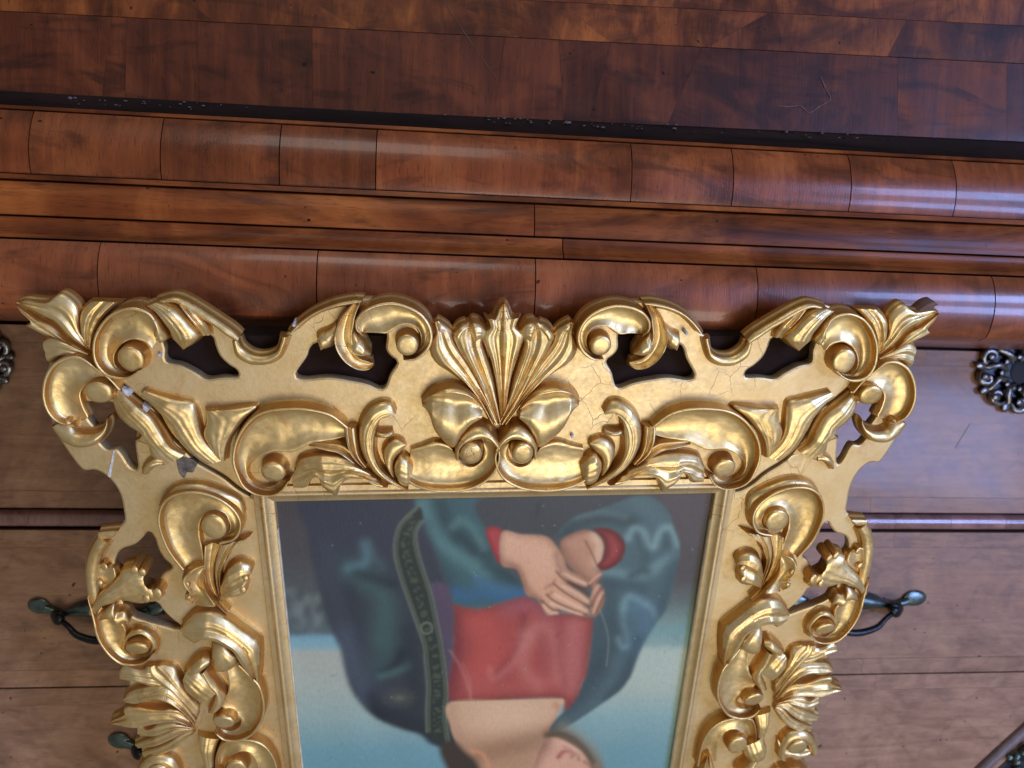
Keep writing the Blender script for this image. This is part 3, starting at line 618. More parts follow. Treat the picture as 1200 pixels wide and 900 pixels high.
add(S,'palmette_leaf', loft(cp('S6',[(805,550),(700,570),(600,645),(460,712),(350,755)]), cp('S6',[(815,580),(745,645),(665,705),(560,755),(375,805)]),'leaf',12,(.8,1,1,.5)))
add(S,'outer_scroll', loft([(116,626),(106,643),(101,661),(101,680),(104,706)], [(130,634),(121,650),(118,664),(117,682),(121,708)],'dome',10),
    loft([(103,698),(109,725),(112.5,742),(119,756),(130,769.5),(143,778),(158,779),(173,774),(182,763)], [(124,720),(138,727),(146,735),(147,745),(145,755),(148,764),(156,769.5),(164,770),(171,766)],'rim',17,(.6,1,1,1,.8)),
    loft([(143,758),(147,745),(156,736),(167,734.5),(179,741),(186,752),(183,766)], [(148,756),(153,747),(160,742),(167,741),(174,746),(178,754),(175,764)],'dome',12,(.6,1,1,.8)))
add(S,'scroll_boss', boss((160.5,761),14,19,8.5,tilt=(0,-.25)))
add(S,'bud_leaf', loft(cp('S2',[(110,560),(200,420),(300,335),(375,258),(398,215),(500,190),(602,210),(598,255),(565,305)]), cp('S2',[(170,610),(230,510),(330,478),(420,450),(520,488),(580,498),(640,485),(722,475),(748,430),(692,345),(605,372)]),'soft',19,(.6,1,1,1,.9),n=33),
    loft(cp('S2',[(185,605),(260,520),(335,485),(358,555),(430,555),(480,620)]), cp('S2',[(215,650),(280,628),(350,648),(382,684),(440,648),(472,655)]),'dome',16,(.6,1,1,.7)),
    loft(cp('S2',[(150,430),(148,300),(165,175),(240,145)]), cp('S2',[(235,430),(305,335),(355,265),(335,185)]),'hollow',8,(.6,1,1,.7)),
    boss(cp('S2',[(240,188)])[0],4.5,10), boss(cp('S2',[(200,330)])[0],3.5,9), boss(cp('S2',[(505,215)])[0],5,19), boss(cp('S2',[(575,235)])[0],5,19), boss(cp('S2',[(705,420)])[0],6,18), boss(cp('S2',[(610,465)])[0],5,19))
add(S,'small_ledge', loft(cp('S1',[(198,470),(290,460),(375,452)]), cp('S1',[(200,532),(300,528),(352,482)]),'soft',8))
add(S,'outer_scroll', loft([(158,910),(164,894),(175,884),(190,881.5),(205,886),(213,898),(215,914)], [(168,918),(173,903),(182,894),(192,892),(201,898),(204,909),(202,920)],'dome',16,(.7,1,1,.8)))
add(S,'scroll_boss', boss((187,907),14,17,11,tilt=(0,-.2)))
X = []
EXTRA_SPECKS = [(344,381.5),(517,387),(805,391),(671,512),(186,417)]
for c in EXTRA_SPECKS: place('gesso_speck', [boss(c,2.0,12 if c[1] < 395 else 6)], top_rail, GESSO)
place('broken_tip', [loft([(1062,378),(1074,366),(1086,356),(1095,353)], [(1072,381),(1082,371),(1093,361),(1099,357)],'flat',4,(.8,1,1,.8),n=9,g=2)], right_rail, RAWWOOD)
ONCE = {'inner_scroll','petal','palmette_leaf'}
FARMESH = []
def vflip(o, parent):
    c = o.copy(); COL.objects.link(c); c.parent = parent
    c.matrix_local = Matrix.Translation((0, 2*(VMID-V0), 0)) @ Matrix.Diagonal((1,-1,1,1))
    return c
for name, parts, mat in S:
    a = place(name, parts, left_rail, mat)
    b = None
    if mat is GOLD or name == 'tarnished_patch': b = place(name, parts, right_rail, mat if name != 'tarnished_patch' else GOLDM, True)
    vmax = max(p[1] for V, _ in parts for p in V)
    if vmax < VMID-.03 and mat is GOLD:
        vflip(a, left_rail); vflip(b, right_rail)
for o in [c for c in top_rail.children if c.name.split('.')[0] != 'sight_moulding']: vflip(o, far_rail)

# ---- back of the frame: stained rails that carry the weight ------------------
LZ = z_ledge
def wz(u, v, w): return (FM @ Vector(loc(u,v,w)))
W0, W1 = -.0112, -.034
vb = V0
lo_, hi_ = -.26, .05
for _ in range(60):
    mid = .5*(lo_+hi_)
    if wz(UC,mid,W1).z < LZ: lo_ = mid
    else: hi_ = mid
vb = hi_
def backbox(u0, u1, v0, v1, parent):
    P = [loc(u,v,w) for w in (W0,W1) for u, v in ((u0,v0),(u1,v0),(u1,v1),(u0,v1))]
    Fc = [(0,1,2,3),(7,6,5,4),(0,4,5,1),(1,5,6,2),(2,6,7,3),(3,7,4,0)]
    return obj('back_rail', mesh('back_rail', P, Fc, False), DARKWOOD, parent)
ub = .285
backbox(UC-ub, UC+ub, vb, -.006, top_rail); backbox(UC-ub, UC+ub, 2*VMID+.006, 2*VMID-vb, far_rail)
backbox(UC-SU-.032, UC-SU-.004, -.0055, 2*VMID+.0055, left_rail); backbox(UC+SU+.004, UC+SU+.032, -.0055, 2*VMID+.0055, right_rail)
print('ledge z', LZ, 'vb', vb, 'SU', SU, 'vb px', topx(0,vb,W0))
y_touch = wz(UC, 2*VMID-vb, W1).y
D_DR = y_touch+.0005
print('drawer plane', D_DR, 'frame height', 2*(VMID-vb))
tag(frame, 'ornate carved gilt frame holding a painted woman in blue mantle and red dress', 'picture frame')

# ------------------------------------------------------------------ the painting
NU, NV = 400, 540
CW = -.0050
gu = np.linspace(UC-SU-.004, UC+SU+.004, NU); gv = np.linspace(-.004, 2*VMID+.004, NV)
GU, GV = np.meshgrid(gu, gv)
PX, PY = topx(GU, GV, CW)
def pc(pts): return [(320+.45*x, 560+.45*y) for x, y in pts]
def lin(c): return np.array(srgb(*c)[:3])
def sdist(P):
    """signed distance (px) to a closed polygon, positive inside"""
    P = catmull(P, True, 6); n = len(P); d = np.full(PX.shape, 1e9); ins = np.zeros(PX.shape, bool)
    for i in range(n):
        x0, y0 = P[i]; x1, y1 = P[(i+1) % n]; ex, ey = x1-x0, y1-y0; L2 = ex*ex+ey*ey+1e-9
        t = np.clip(((PX-x0)*ex+(PY-y0)*ey)/L2, 0, 1)
        d = np.minimum(d, np.hypot(PX-x0-t*ex, PY-y0-t*ey))
        if y0 != y1:
            c = ((y0 > PY) != (y1 > PY)) & (PX < (x1-x0)*(PY-y0)/(y1-y0)+x0); ins ^= c
    return np.where(ins, d, -d)
def ldist(P):
    P = catmull(P, False, 6); d = np.full(PX.shape, 1e9); s = np.zeros(PX.shape); acc = 0
    for i in range(len(P)-1):
        x0, y0 = P[i]; x1, y1 = P[i+1]; ex, ey = x1-x0, y1-y0; l = math.hypot(ex,ey)+1e-9
        t = np.clip(((PX-x0)*ex+(PY-y0)*ey)/l**2, 0, 1); q = np.hypot(PX-x0-t*ex, PY-y0-t*ey)
        k = q < d; d = np.where(k, q, d); s = np.where(k, acc+t*l, s); acc += l
    return d, s
IMG = np.zeros(PX.shape+(3,))
def sm(a, b, x): t = np.clip((x-a)/(b-a), 0, 1); return t*t*(3-2*t)
def over(al, c):
    global IMG
    al = al[...,None]; IMG = IMG*(1-al)+(lin(c) if len(c) == 3 and not isinstance(c, np.ndarray) else c)*al
def poly(pts, c, soft=1.5, alpha=1., raw=False, form=None):
    global IMG
    d = sdist(pts if raw else pc(pts)); a = sm(-soft, soft, d)*alpha
    if form:
        R, lo = form; f = lo+(1-lo)*sm(-1, R, d); cc = lin(c)*f[...,None]; IMG = IMG*(1-a[...,None])+cc*a[...,None]
    else: over(a, c)
    return d
def stroke(pts, c, w, alpha=.7, raw=False, clip=None):
    d, s = ldist(pts if raw else pc(pts)); a = np.exp(-(d/w)**2)*alpha
    if clip is not None: a = a*sm(-2,2,clip)
    over(a, c)
def vnoise(fx, fy, seed):
    rs = np.random.RandomState(seed); out = np.zeros(PX.shape)
    for k in range(9):
        a = rs.uniform(0, 2*math.pi); f = rs.uniform(.5,1.7); ph = rs.uniform(0,6.28)
        out += np.sin((np.cos(a)*PX*fx+np.sin(a)*PY*fy)*f+ph+1.5*np.sin(PX*fx*.37+k)+1.3*np.sin(PY*fy*.31+2*k))
    return out/9
# sky and far land (the picture hangs head downwards in the photograph)
def grad(stops):
    ys = [s[0] for s in stops]; cs = np.array([lin(s[1]) for s in stops])
    return np.stack([np.interp(PY, ys, cs[:,k]) for k in range(3)], -1)
KC = {1:(330,580,.2),2:(560,580,7/30),3:(340,720,.2),4:(500,720,.25)}
def K(n, *pts):
    x, y, s_ = KC[n]; return [(x+s_*a, y+s_*b) for a, b in pts]
def P_(pts, c, soft=2., form=None): return poly(pts, c, soft, 1., True, form)
def St(pts, c, w, al=.6, clip=None):
    if w > 2.4 and clip is not None: w, al = w*1.45, al*.82
    stroke(pts, c, w, al, True, clip)
def soften(sig):
    global IMG
    r = int(3*sig)+1; x = np.arange(-r,r+1); gk = np.exp(-.5*(x/sig)**2); gk /= gk.sum()
    for ax in (0,1):
        pad = [(0,0)]*3; pad[ax] = (r,r); Q = np.pad(IMG, pad, 'edge'); out = np.zeros_like(IMG)
        for q in range(2*r+1): out += gk[q]*(Q[q:q+IMG.shape[0]] if ax == 0 else Q[:,q:q+IMG.shape[1]])
        IMG = out
left = grad([(585,(82,78,80)),(650,(84,82,86)),(700,(86,94,98)),(742,(92,108,114)),(746,(112,158,176)),(758,(122,164,176)),(765,(160,166,158)),(805,(158,170,164)),(845,(136,164,166)),(880,(104,152,166)),(1050,(80,132,156))])
right = grad([(585,(92,84,86)),(680,(90,86,88)),(705,(98,112,110)),(728,(118,142,138)),(735,(112,148,150)),(755,(130,158,156)),(762,(162,176,166)),(805,(160,174,164)),(840,(128,162,166)),(880,(108,150,160)),(1050,(80,132,156))])
k = sm(500,700,PX+6*vnoise(.05,.05,3))[...,None]; IMG = left*(1-k)+right*k
tr = np.clip(vnoise(.16,.20,5)*1.6+.2,0,.6)*sm(752,736,PY)*sm(690,706,PY)*sm(392,380,PX)
over(tr, (58,70,74)); over(np.clip(vnoise(.22,.22,9)*1.4,0,.5)*sm(748,730,PY)*sm(680,700,PY)*sm(388,376,PX), (132,144,142))
over(np.clip(vnoise(.2,.08,12)*1.2,0,.4)*sm(700,735,PY)*sm(760,745,PY)*sm(770,782,PX), (84,112,112))
# mantle, left
m1 = P_(K(1,(135,20),(150,200),(165,330),(200,480),(250,680),(335,890))+K(3,(290,180),(330,370),(385,490),(500,605),(650,672),(760,705),(830,762),(965,782),(960,600),(955,300))+K(1,(1010,880),(990,600),(900,350),(810,20)), (64,72,82), 2.2)
over(sm(-2,2,m1)*sm(700,610,PY)*.5, (68,68,84))
St(K(1,(410,440),(500,500),(585,570),(610,700),(590,850)), (76,118,114), 10, .6, m1)
St(K(1,(490,290),(500,370),(470,410),(395,432)), (94,138,148), 4.5, .7, m1)
St(K(1,(500,300),(540,360),(590,420)), (78,112,118), 4, .5, m1)
St(K(1,(440,455),(560,500),(650,525)), (42,48,58), 5, .7, m1)
St(K(1,(390,560),(420,700),(450,860)), (50,58,70), 6, .6, m1)
St(K(1,(270,300),(300,520),(370,760)), (76,84,100), 10, .45, m1)
St(K(3,(330,150),(380,330),(460,500)), (88,100,122), 11, .55, m1)
St(K(3,(545,60),(565,200),(525,300)), (66,100,100), 10, .55, m1)
St(K(3,(545,345),(615,300),(655,220)), (38,46,58), 4, .75, m1)
St(K(3,(530,362),(620,335),(695,300)), (88,128,128), 3, .6, m1)
St(K(3,(480,480),(500,560),(520,610)), (40,46,56), 6, .7, m1)
St(K(3,(520,575),(650,625),(790,675),(940,740)), (42,48,58), 11, .7, m1)
St(K(3,(690,100),(720,330),(740,520)), (48,58,64), 8, .6, m1)
for a in range(12):
    an = a*math.pi/6; c_ = K(3,(640,490),(640+95*math.cos(an),490+62*math.sin(an))); St(c_, (128,128,104), .9, .4)
# sleeve
sl = P_(K(1,(785,15),(960,10),(1200,5))+K(2,(50,10),(45,180),(100,330),(180,400),(238,480),(232,512),(100,547),(0,562))+K(1,(1000,645),(985,560),(930,400),(870,260),(815,130)), (64,100,106), 2)
St(K(1,(825,50),(895,230),(1010,335),(1190,455)), (100,146,146), 7, .65, sl)
St(K(1,(930,50),(980,180),(1100,300),(1200,350)), (46,62,68), 6, .7, sl)
St(K(1,(1000,190),(1055,145),(1120,200),(1180,310)), (96,138,136), 3.5, .65, sl)
St(K(1,(1020,260),(1080,240),(1130,320)), (48,70,76), 5, .6, sl)
St(K(1,(840,180),(890,350),(960,470),(990,540)), (56,72,84), 6, .6, sl)
St(K(1,(1010,575),(1100,590),(1200,570))+K(2,(60,500),(150,510),(228,492)), (46,104,150), 6, .7, sl)
St(K(2,(0,430),(90,470),(210,480)), (62,118,156), 5, .55, sl)
St(K(2,(50,360),(140,400),(225,440)), (46,60,68), 6, .7, sl)
soften(1.6)
# lining and embroidered border
P_(K(1,(872,520),(990,560),(1003,900))+K(3,(950,300),(945,560),(925,420),(905,200))+K(1,(930,800),(905,660)), (92,80,100), 2.5)
# dark waist
P_(K(2,(48,5),(880,5),(790,55),(610,88),(465,150),(385,215),(330,204),(120,178),(46,176)), (74,78,82), 3)
St(K(2,(305,40),(295,110)), (50,52,56), 1.2, .7)
# mantle, right
rm = P_(K(2,(385,222),(470,120),(620,70),(780,10),(885,15),(960,90),(982,160),(1012,260),(992,400),(952,560),(892,650),(822,770),(772,900))+K(4,(942,312),(900,362),(800,432),(680,512),(555,576),(545,545),(640,460),(720,345),(760,200),(772,20))+K(2,(560,625),(600,590),(632,520),(620,440),(610,380),(690,350),(737,250),(702,185),(600,165),(480,190)), (80,106,112), 2)
over(sm(-2,2,rm)*sm(735,790,PY)*.5, (70,88,98))
St(K(2,(400,232),(500,150),(640,112),(770,135)), (52,60,66), 7, .75, rm)
St(K(2,(500,105),(620,85),(740,110)), (104,130,132), 3.5, .55, rm)
St(K(2,(800,40),(880,90),(940,150)), (92,118,122), 7, .5, rm)
St(K(2,(757,215),(785,172),(830,188),(850,240),(880,262),(902,215),(930,172),(970,172),(1002,245)), (134,166,168), 3.6, .75, rm)
St(K(2,(800,205),(830,260),(845,330)), (62,84,90), 5, .6, rm)
St(K(2,(945,205),(952,270),(930,310)), (62,84,90), 4.5, .6, rm)
St(K(2,(640,385),(760,405),(850,392),(930,335),(995,290)), (126,160,164), 5, .6, rm)
St(K(2,(770,405),(830,380),(850,385)), (52,68,76), 4, .75, rm)
St(K(2,(640,430),(740,450),(820,470),(800,500)), (62,82,90), 6, .6, rm)
St(K(2,(728,570),(762,512),(860,560),(892,605)), (128,162,168), 3.6, .65, rm)
St(K(2,(732,570),(726,640),(755,745),(730,765),(700,730)), (116,150,156), 3.4, .6, rm)
St(K(2,(800,570),(850,640),(800,770)), (82,124,150), 11, .5, rm)
St(K(2,(660,470),(670,600),(690,720),(640,860)), (62,78,86), 8, .6, rm)
St(K(2,(990,300),(970,420),(910,600)), (58,80,90), 6, .55, rm)
St(K(4,(800,60),(800,200),(745,350),(640,485)), (62,78,86), 11, .6, rm)
St(K(4,(900,110),(915,150),(935,150)), (116,146,150), 2.5, .5, rm)
St(K(4,(890,220),(860,320),(780,420),(660,500)), (94,120,128), 7, .45, rm)
St(K(4,(990,120),(930,300),(850,390)), (54,72,80), 5, .5, rm)
# dress
dr = P_(K(2,(0,575),(120,542),(240,512),(330,560),(400,592),(562,612),(572,700),(545,900))+K(4,(732,312),(702,392),(642,455),(625,396),(400,398),(118,408),(124,200),(130,0))+K(1,(1002,645)), (164,72,66), 2.2, (14,.7))
St(K(4,(130,20),(140,150),(128,330)), (116,50,66), 9, .7, dr)
St(K(4,(250,40),(310,150),(250,260)), (196,84,78), 15, .5, dr)
St(K(4,(455,10),(442,140),(400,220),(335,285)), (132,48,58), 4.5, .8, dr)
St(K(4,(298,262),(318,298),(400,235),(452,150)), (204,122,112), 3.5, .5, dr)
St(K(4,(480,100),(520,68),(572,80),(610,170),(622,290)), (196,132,122), 8, .45, dr)
St(K(4,(470,110),(455,250),(520,330)), (196,126,116), 7, .5, dr)
St(K(4,(540,100),(562,190),(540,260)), (160,82,82), 5, .55, dr)
St(K(4,(690,60),(692,200),(680,330)), (192,124,122), 10, .5, dr)
St(K(4,(630,40),(626,200),(650,330)), (150,66,74), 4, .5, dr)
St(K(2,(150,565),(260,545),(360,590)), (152,92,112), 8, .5, dr)
St(K(4,(200,330),(350,345),(560,330)), (182,98,92), 8, .4, dr)
soften(.9)
bd = P_(K(1,(800,62),(700,160),(665,250),(660,350),(690,470),(730,590),(780,730),(830,880))+K(3,(755,150),(788,270),(802,420),(797,560),(800,700),(940,770),(915,600),(925,470),(912,330),(892,150))+K(1,(940,870),(910,730),(880,590),(840,460),(800,330),(790,220),(830,150)), (56,66,62), 1.2)
bl = K(1,(800,62),(700,160),(665,250),(660,350),(690,470),(730,590),(780,730),(830,880))+K(3,(788,270),(802,420),(797,560),(800,690))
br2 = K(1,(832,148),(792,220),(802,330),(842,460),(882,590),(912,730),(940,870))+K(3,(912,330),(923,470),(913,600),(935,760))
for ln_, o in ((bl,0),(bl,3.4),(br2,0),(br2,-3.4)): St([(x+o,y) for x, y in ln_], (142,150,128), .75, .75 if o == 0 else .5)
midl = K(1,(775,120),(735,220),(728,330),(765,470),(805,590),(846,730),(885,870))+K(3,(850,270),(862,420),(858,560),(865,700))
dm, sl_ = ldist(midl); vn_ = vnoise(.55,.55,71)+.6*vnoise(.9,.9,72)
glyph = (np.abs(np.sin(sl_*.30)) > .25) & (vn_ > .05) & (dm < 4.6)
over(np.where(glyph & (bd > 3.5), .28, 0.), (122,130,104))
rg = np.hypot(PX-(330+.2*850), PY-(580+.2*780)); over(np.exp(-((rg-6.5)/1.0)**2)*.6, (142,150,128))
# neck, head and hair
sk = P_(K(4,(113,410),(400,400),(627,394),(626,440),(602,490),(572,540),(585,590),(560,650),(520,730),(220,730),(150,622),(110,520)), (198,162,130), 2)
over(np.exp(-(((PX-600)/36)**2+((PY-836)/18)**2))*.4*sm(-2,2,sk), (214,182,150))
over(sm(-2,2,sk)*sm(845,880,PY)*.55, (160,118,88))
St(K(4,(250,660),(350,630),(450,605),(540,572)), (134,96,72), 9, .6, sk)
St(K(4,(605,425),(622,465),(560,545)), (176,112,84), 3, .6, sk)
St(K(4,(120,430),(130,520),(170,610)), (168,130,106), 6, .5, sk)
St(K(4,(118,405),(400,396),(622,391)), (118,56,58), 1.0, .6)
St(K(4,(110,170),(165,260),(205,400),(180,560)), (200,150,138), 1.6, .25); St(K(4,(170,230),(200,300),(210,390)), (200,150,138), 1.2, .22)
P_(K(4,(120,590),(180,640),(240,700),(260,800),(150,800),(60,640)), (74,64,58), 5)
St(K(4,(215,640),(262,655),(292,712)), (204,142,106), 3, .7)
P_(K(4,(555,560),(650,540),(750,610),(825,720),(840,900),(700,900),(600,700)), (116,98,78), 6)
head = P_(K(4,(535,615),(585,578),(640,590),(722,640),(765,705),(775,780),(740,900),(560,900),(500,770)), (200,154,130), 2.5)
St(K(4,(470,740),(515,650),(568,592)), (112,74,56), 7, .75, head)
St(K(4,(618,668),(648,640),(690,652)), (160,78,72), 2.8, .85); St(K(4,(640,618),(668,630),(692,650)), (150,88,80), 1.6, .6)
St(K(4,(678,668),(706,655),(712,680)), (136,92,76), 2.2, .65); St(K(4,(740,690),(772,712),(800,708)), (150,100,80), 2.4, .6)
St(K(4,(600,600),(640,605),(700,645)), (218,176,152), 5, .5, head)
St(K(4,(640,525),(720,575),(785,645),(805,730)), (140,132,112), 8, .5); St(K(4,(560,565),(640,560),(725,612),(780,690)), (84,74,66), 3.5, .5)
soften(.6)
# cuffs and hands
P_(K(2,(40,170),(122,180),(118,347),(72,280)), (172,58,66), 1.6, (7,.65))
P_(K(2,(585,168),(680,178),(738,250),(717,330),(640,380),(598,352),(632,290),(626,220)), (164,66,68), 2.2, (15,.42))
rh = P_(K(2,(412,242),(460,200),(540,174),(602,200),(632,250),(622,320),(598,355),(626,400),(602,440),(632,470),(634,540),(602,604),(568,608),(562,540),(572,470),(545,440),(500,402),(440,335)), (182,134,106), 1.8, (9,.58))
St(K(2,(585,205),(615,262),(600,345)), (222,188,156), 4.5, .7, rh); St(K(2,(540,230),(578,305),(600,360)), (126,86,68), 1.4, .7)
St(K(2,(440,280),(500,370),(560,430)), (146,102,82), 5, .6, rh)
for q in (K(2,(556,462),(590,428),(622,404)),K(2,(572,560),(598,500),(628,460)),K(2,(590,596),(612,548),(634,500))): St(q, (112,76,62), 1.1, .7)
for q in (K(2,(560,445),(592,418),(618,398)),K(2,(566,520),(590,475),(620,440)),K(2,(580,590),(602,535),(625,492))): St(q, (216,172,144), 2, .5, rh)
lh = P_(K(2,(120,188),(220,198),(330,204),(382,240),(430,312),(452,370),(510,404),(550,436),(546,462),(510,456),(455,436),(480,462),(525,492),(560,525),(563,552),(545,562),(565,590),(546,612),(500,603),(412,578),(408,600),(385,602),(345,602),(300,525),(245,502),(225,440),(192,372),(118,347)), (200,152,120), 1.6, (9,.62))
St(K(2,(170,240),(260,280),(330,330)), (214,172,142), 13, .5, lh)
St(K(2,(120,335),(195,368),(240,460),(310,540)), (150,104,82), 4, .6, lh)
St(K(2,(390,300),(412,370),(440,410)), (140,96,78), 2.5, .6, lh)
for q in (K(2,(395,385),(440,430),(546,474)),K(2,(380,445),(440,492),(556,560)),K(2,(345,500),(400,542),(548,604)),K(2,(320,530),(375,575),(408,580))): St(q, (104,70,58), 1.4, .75)
St(K(2,(455,440),(510,470),(560,500)), (92,62,54), 2.4, .6)
for q in (K(2,(435,395),(490,425),(540,446)),K(2,(425,455),(500,495),(552,534)),K(2,(388,500),(470,545),(545,580)),K(2,(370,545),(450,578),(520,600)),K(2,(330,555),(360,590),(395,592))): St(q, (224,182,154), 1.9, .6, lh)
for q in (K(2,(340,470),(362,452)),K(2,(385,430),(372,455)),K(2,(352,505),(372,488))): St(q, (150,106,86), 2.2, .5)
St(K(2,(612,575),(640,650),(656,740),(645,860)), (140,148,142), .8, .5)
# general age: slightly uneven tone
# old varnish: faint mottling and fine specks
soften(.7)
grey_ = IMG.mean(-1,keepdims=True); IMG = (IMG*.80+grey_*.20)*np.array((.96,.91,.76)); IMG = IMG**1.18*1.30
IMG *= (1+.06*vnoise(.08,.08,21)+.04*vnoise(.5,.5,22))[...,None]
rs = np.random.RandomState(4)
for _ in range(46):
    x, y = rs.uniform(335,840), rs.uniform(590,900); over(np.exp(-(np.hypot(PX-x,PY-y)/rs.uniform(.6,1.0))**2)*.5, (150,152,150))
V = np.stack([-(GU-UC), GV-V0, np.full(GU.shape,CW)],-1).reshape(-1,3)
me = bpy.data.meshes.new('painted_canvas')
idx = np.arange(NU*NV).reshape(NV,NU)
Q = np.stack([idx[:-1,:-1],idx[1:,:-1],idx[1:,1:],idx[:-1,1:]],-1).reshape(-1,4)
nb = 4
me.vertices.add(len(V)); me.vertices.foreach_set('co', V.ravel())
me.loops.add(Q.size); me.loops.foreach_set('vertex_index', Q.ravel().astype(np.int32))
me.polygons.add(len(Q)); me.polygons.foreach_set('loop_start', np.arange(0,Q.size,4,dtype=np.int32))
me.update(calc_edges=True)
ca = me.color_attributes.new('paint','FLOAT_COLOR','POINT')
ca.data.foreach_set('color', np.concatenate([np.clip(IMG,0,1).reshape(-1,3), np.ones((NU*NV,1))],1).ravel().astype(np.float32))
PAINT, nt, bs = newmat('varnished_oil_paint')
at = nt.nodes.new('ShaderNodeVertexColor'); at.layer_name = 'paint'; nt.links.new(at.outputs[0], bs.inputs['Base Color'])
bs.inputs['Roughness'].default_value = .38
wv = noisetex(nt, coords(nt,(1,.25,1),(0,0,.5)), 420, 4, .7); cv = nt.nodes.new('ShaderNodeTexVoronoi'); cv.feature = 'DISTANCE_TO_EDGE'; cv.inputs['Scale'].default_value = 150
nt.links.new(coords(nt), cv.inputs['Vector'])
ck = ramp(nt, cv.outputs['Distance'], [(0,(.55,.55,.55,1)),(.02,(0,0,0,1))])
br_ = ramp(nt, wv, [(.3,(.94,.94,.94,1)),(.7,(1.05,1.05,1.05,1))])
pcol = mix(nt, 1.0, at.outputs[0], br_, 'MULTIPLY')
nt.links.new(mix(nt, mix(nt, 1., ck, (.35,.35,.35,1), 'MULTIPLY'), pcol, srgb(40,34,28)), bs.inputs['Base Color'])
bump(nt, bs, wv, .0003, .5)
bs.inputs['Coat Weight'].default_value = .06; bs.inputs['Coat Roughness'].default_value = .2; bs.inputs['Specular IOR Level'].default_value = .25
canvas = obj('painted_canvas', me, PAINT, frame)
canvas['label'] = 'painting of a woman with clasped hands, head pointing away from the palmette'
# panel behind the canvas gives it thickness
P = [loc(u,v,w) for w in (CW-.001,CW-.006) for u, v in ((UC-SU-.003,-.0035),(UC+SU+.003,-.0035),(UC+SU+.003,2*VMID+.0035),(UC-SU-.003,2*VMID+.0035))]
obj('stretcher_panel', mesh('stretcher_panel', P, [(0,1,2,3),(7,6,5,4),(0,4,5,1),(1,5,6,2),(2,6,7,3),(3,7,4,0)], False), DARKWOOD, frame)

# ------------------------------------------------------------------ ledge and set-back drawers
cobj('ledge_top', extrude_profile('ledge_top', [(.6945,LZ-.012),(.6945,LZ-.0004),(1.5,LZ-.0004),(1.5,LZ-.012)], XL, XR), W_TOR)
def drz(py): return zy(py, D_DR)[1]
xa, xb = XL, XR
DX0, DX1 = chest_pt(-1000,600,D_DR).x, chest_pt(2200,600,D_DR).x
cobj('upper_carcass', extrude_profile('upper_carcass', [(D_DR+.009,LZ),(D_DR+.009,LZ+.95),(1.49,LZ+.95),(1.49,LZ)], DX0, DX1), W_DARK)
def drawer(z0, z1, th=.012, jut=0.):
    root = bpy.data.objects.new('drawer', None); COL.objects.link(root); root.parent = chest
    yb_ = D_DR-jut
    def plate(name, x0, x1, za, zb, dy, mat):
        V = [toC(p) for p in ((x0,yb_+dy,za),(x1,yb_+dy,za),(x1,yb_+dy,zb),(x0,yb_+dy,zb),(x0,D_DR+.012,za),(x1,D_DR+.012,za),(x1,D_DR+.012,zb),(x0,D_DR+.012,zb))]
        return obj(name, mesh(name, V, [(0,1,2,3),(7,6,5,4),(0,4,5,1),(1,5,6,2),(2,6,7,3),(3,7,4,0)], False), mat, root)
    b = .021
    plate('veneer_panel', DX0, DX1, z0+b+.0003, z1-b-.0003, .0002, W_BURL)
    for za, zb in ((z0,z0+b),(z1-b,z1)):
        xs = np.linspace(DX0, DX1, 10)+np.r_[0,np.random.RandomState(int(za*1000)).uniform(-.06,.06,8),0]
        for i in range(9): plate('crossband', xs[i], xs[i+1]+.0003, za, zb, random.uniform(-.0002,.0002), W_BURL)
    return root
z_a, z_b, z_c, z_d, z_e = LZ+.004, drz(599), drz(622), drz(797), drz(797)+.26
dw1 = drawer(z_a, z_b-.001); dw2 = drawer(z_c+.001, z_d-.0011); dw3 = drawer(z_d+.0011, z_e)
# bead between first and second drawer
br = bpy.data.objects.new('drawer_bead', None); COL.objects.link(br); br.parent = chest
bp = [(D_DR+.010,z_b+.0005)]
zc0, zc1 = z_b+.0012, drz(618)
for t in np.linspace(0,math.pi,13): bp.append((D_DR-.001-.0085*math.sin(t), .5*(zc0+zc1)-.5*(zc1-zc0)*math.cos(t)))
bp.append((D_DR+.010,zc1))
xs = [DX0]+[chest_pt(p,609,D_DR).x for p in (-220,-95,38,150,260,370,480,600,710,820,905,975,1045,1110,1173,1250,1340,1440)]+[DX1]
for i in range(len(xs)-1):
    obj('veneer_segment', extrude_profile('veneer_segment', bp, xs[i]-.0002, xs[i+1]+.0002), W_BEAD, br)

# ------------------------------------------------------------------ metalwork on the drawers
def cpt(px, py, out=0.): return chest_pt(px, py, D_DR-out)
def tube(P, R, n=10):
    P = [Vector(p) for p in P]; V, Fc = [], []; m = len(P)
    for i, p in enumerate(P):
        t = (P[min(i+1,m-1)]-P[max(i-1,0)]).normalized(); a = Vector((0,1,0)) if abs(t.y) < .9 else Vector((0,0,1))
        s = t.cross(a).normalized(); q = s.cross(t)
        r = R[i] if hasattr(R,'__len__') else R
        for k in range(n):
            an = 2*math.pi*k/n; V.append(p+(s*math.cos(an)+q*math.sin(an))*r)
    for i in range(m-1):
        for k in range(n): Fc.append((i*n+k,i*n+(k+1)%n,(i+1)*n+(k+1)%n,(i+1)*n+k))
    Fc.append(tuple(range(n))); Fc.append(tuple((m-1)*n+k for k in range(n)))
    return V, Fc
def pxtube(pts, outs, rad, per=8):
    """smooth tube through pixel points on the drawer plane, standing out by outs (m)"""
    A = catmull([(x,y,o*1000) for (x,y), o in zip(pts,outs)], per=per)
    R = np.interp(np.linspace(0,1,len(A)), np.linspace(0,1,len(rad)), rad)
    V, Fc = tube([cpt(x,y,o/1000) for x,y,o in A], list(R)); return [toC(v) for v in V], Fc
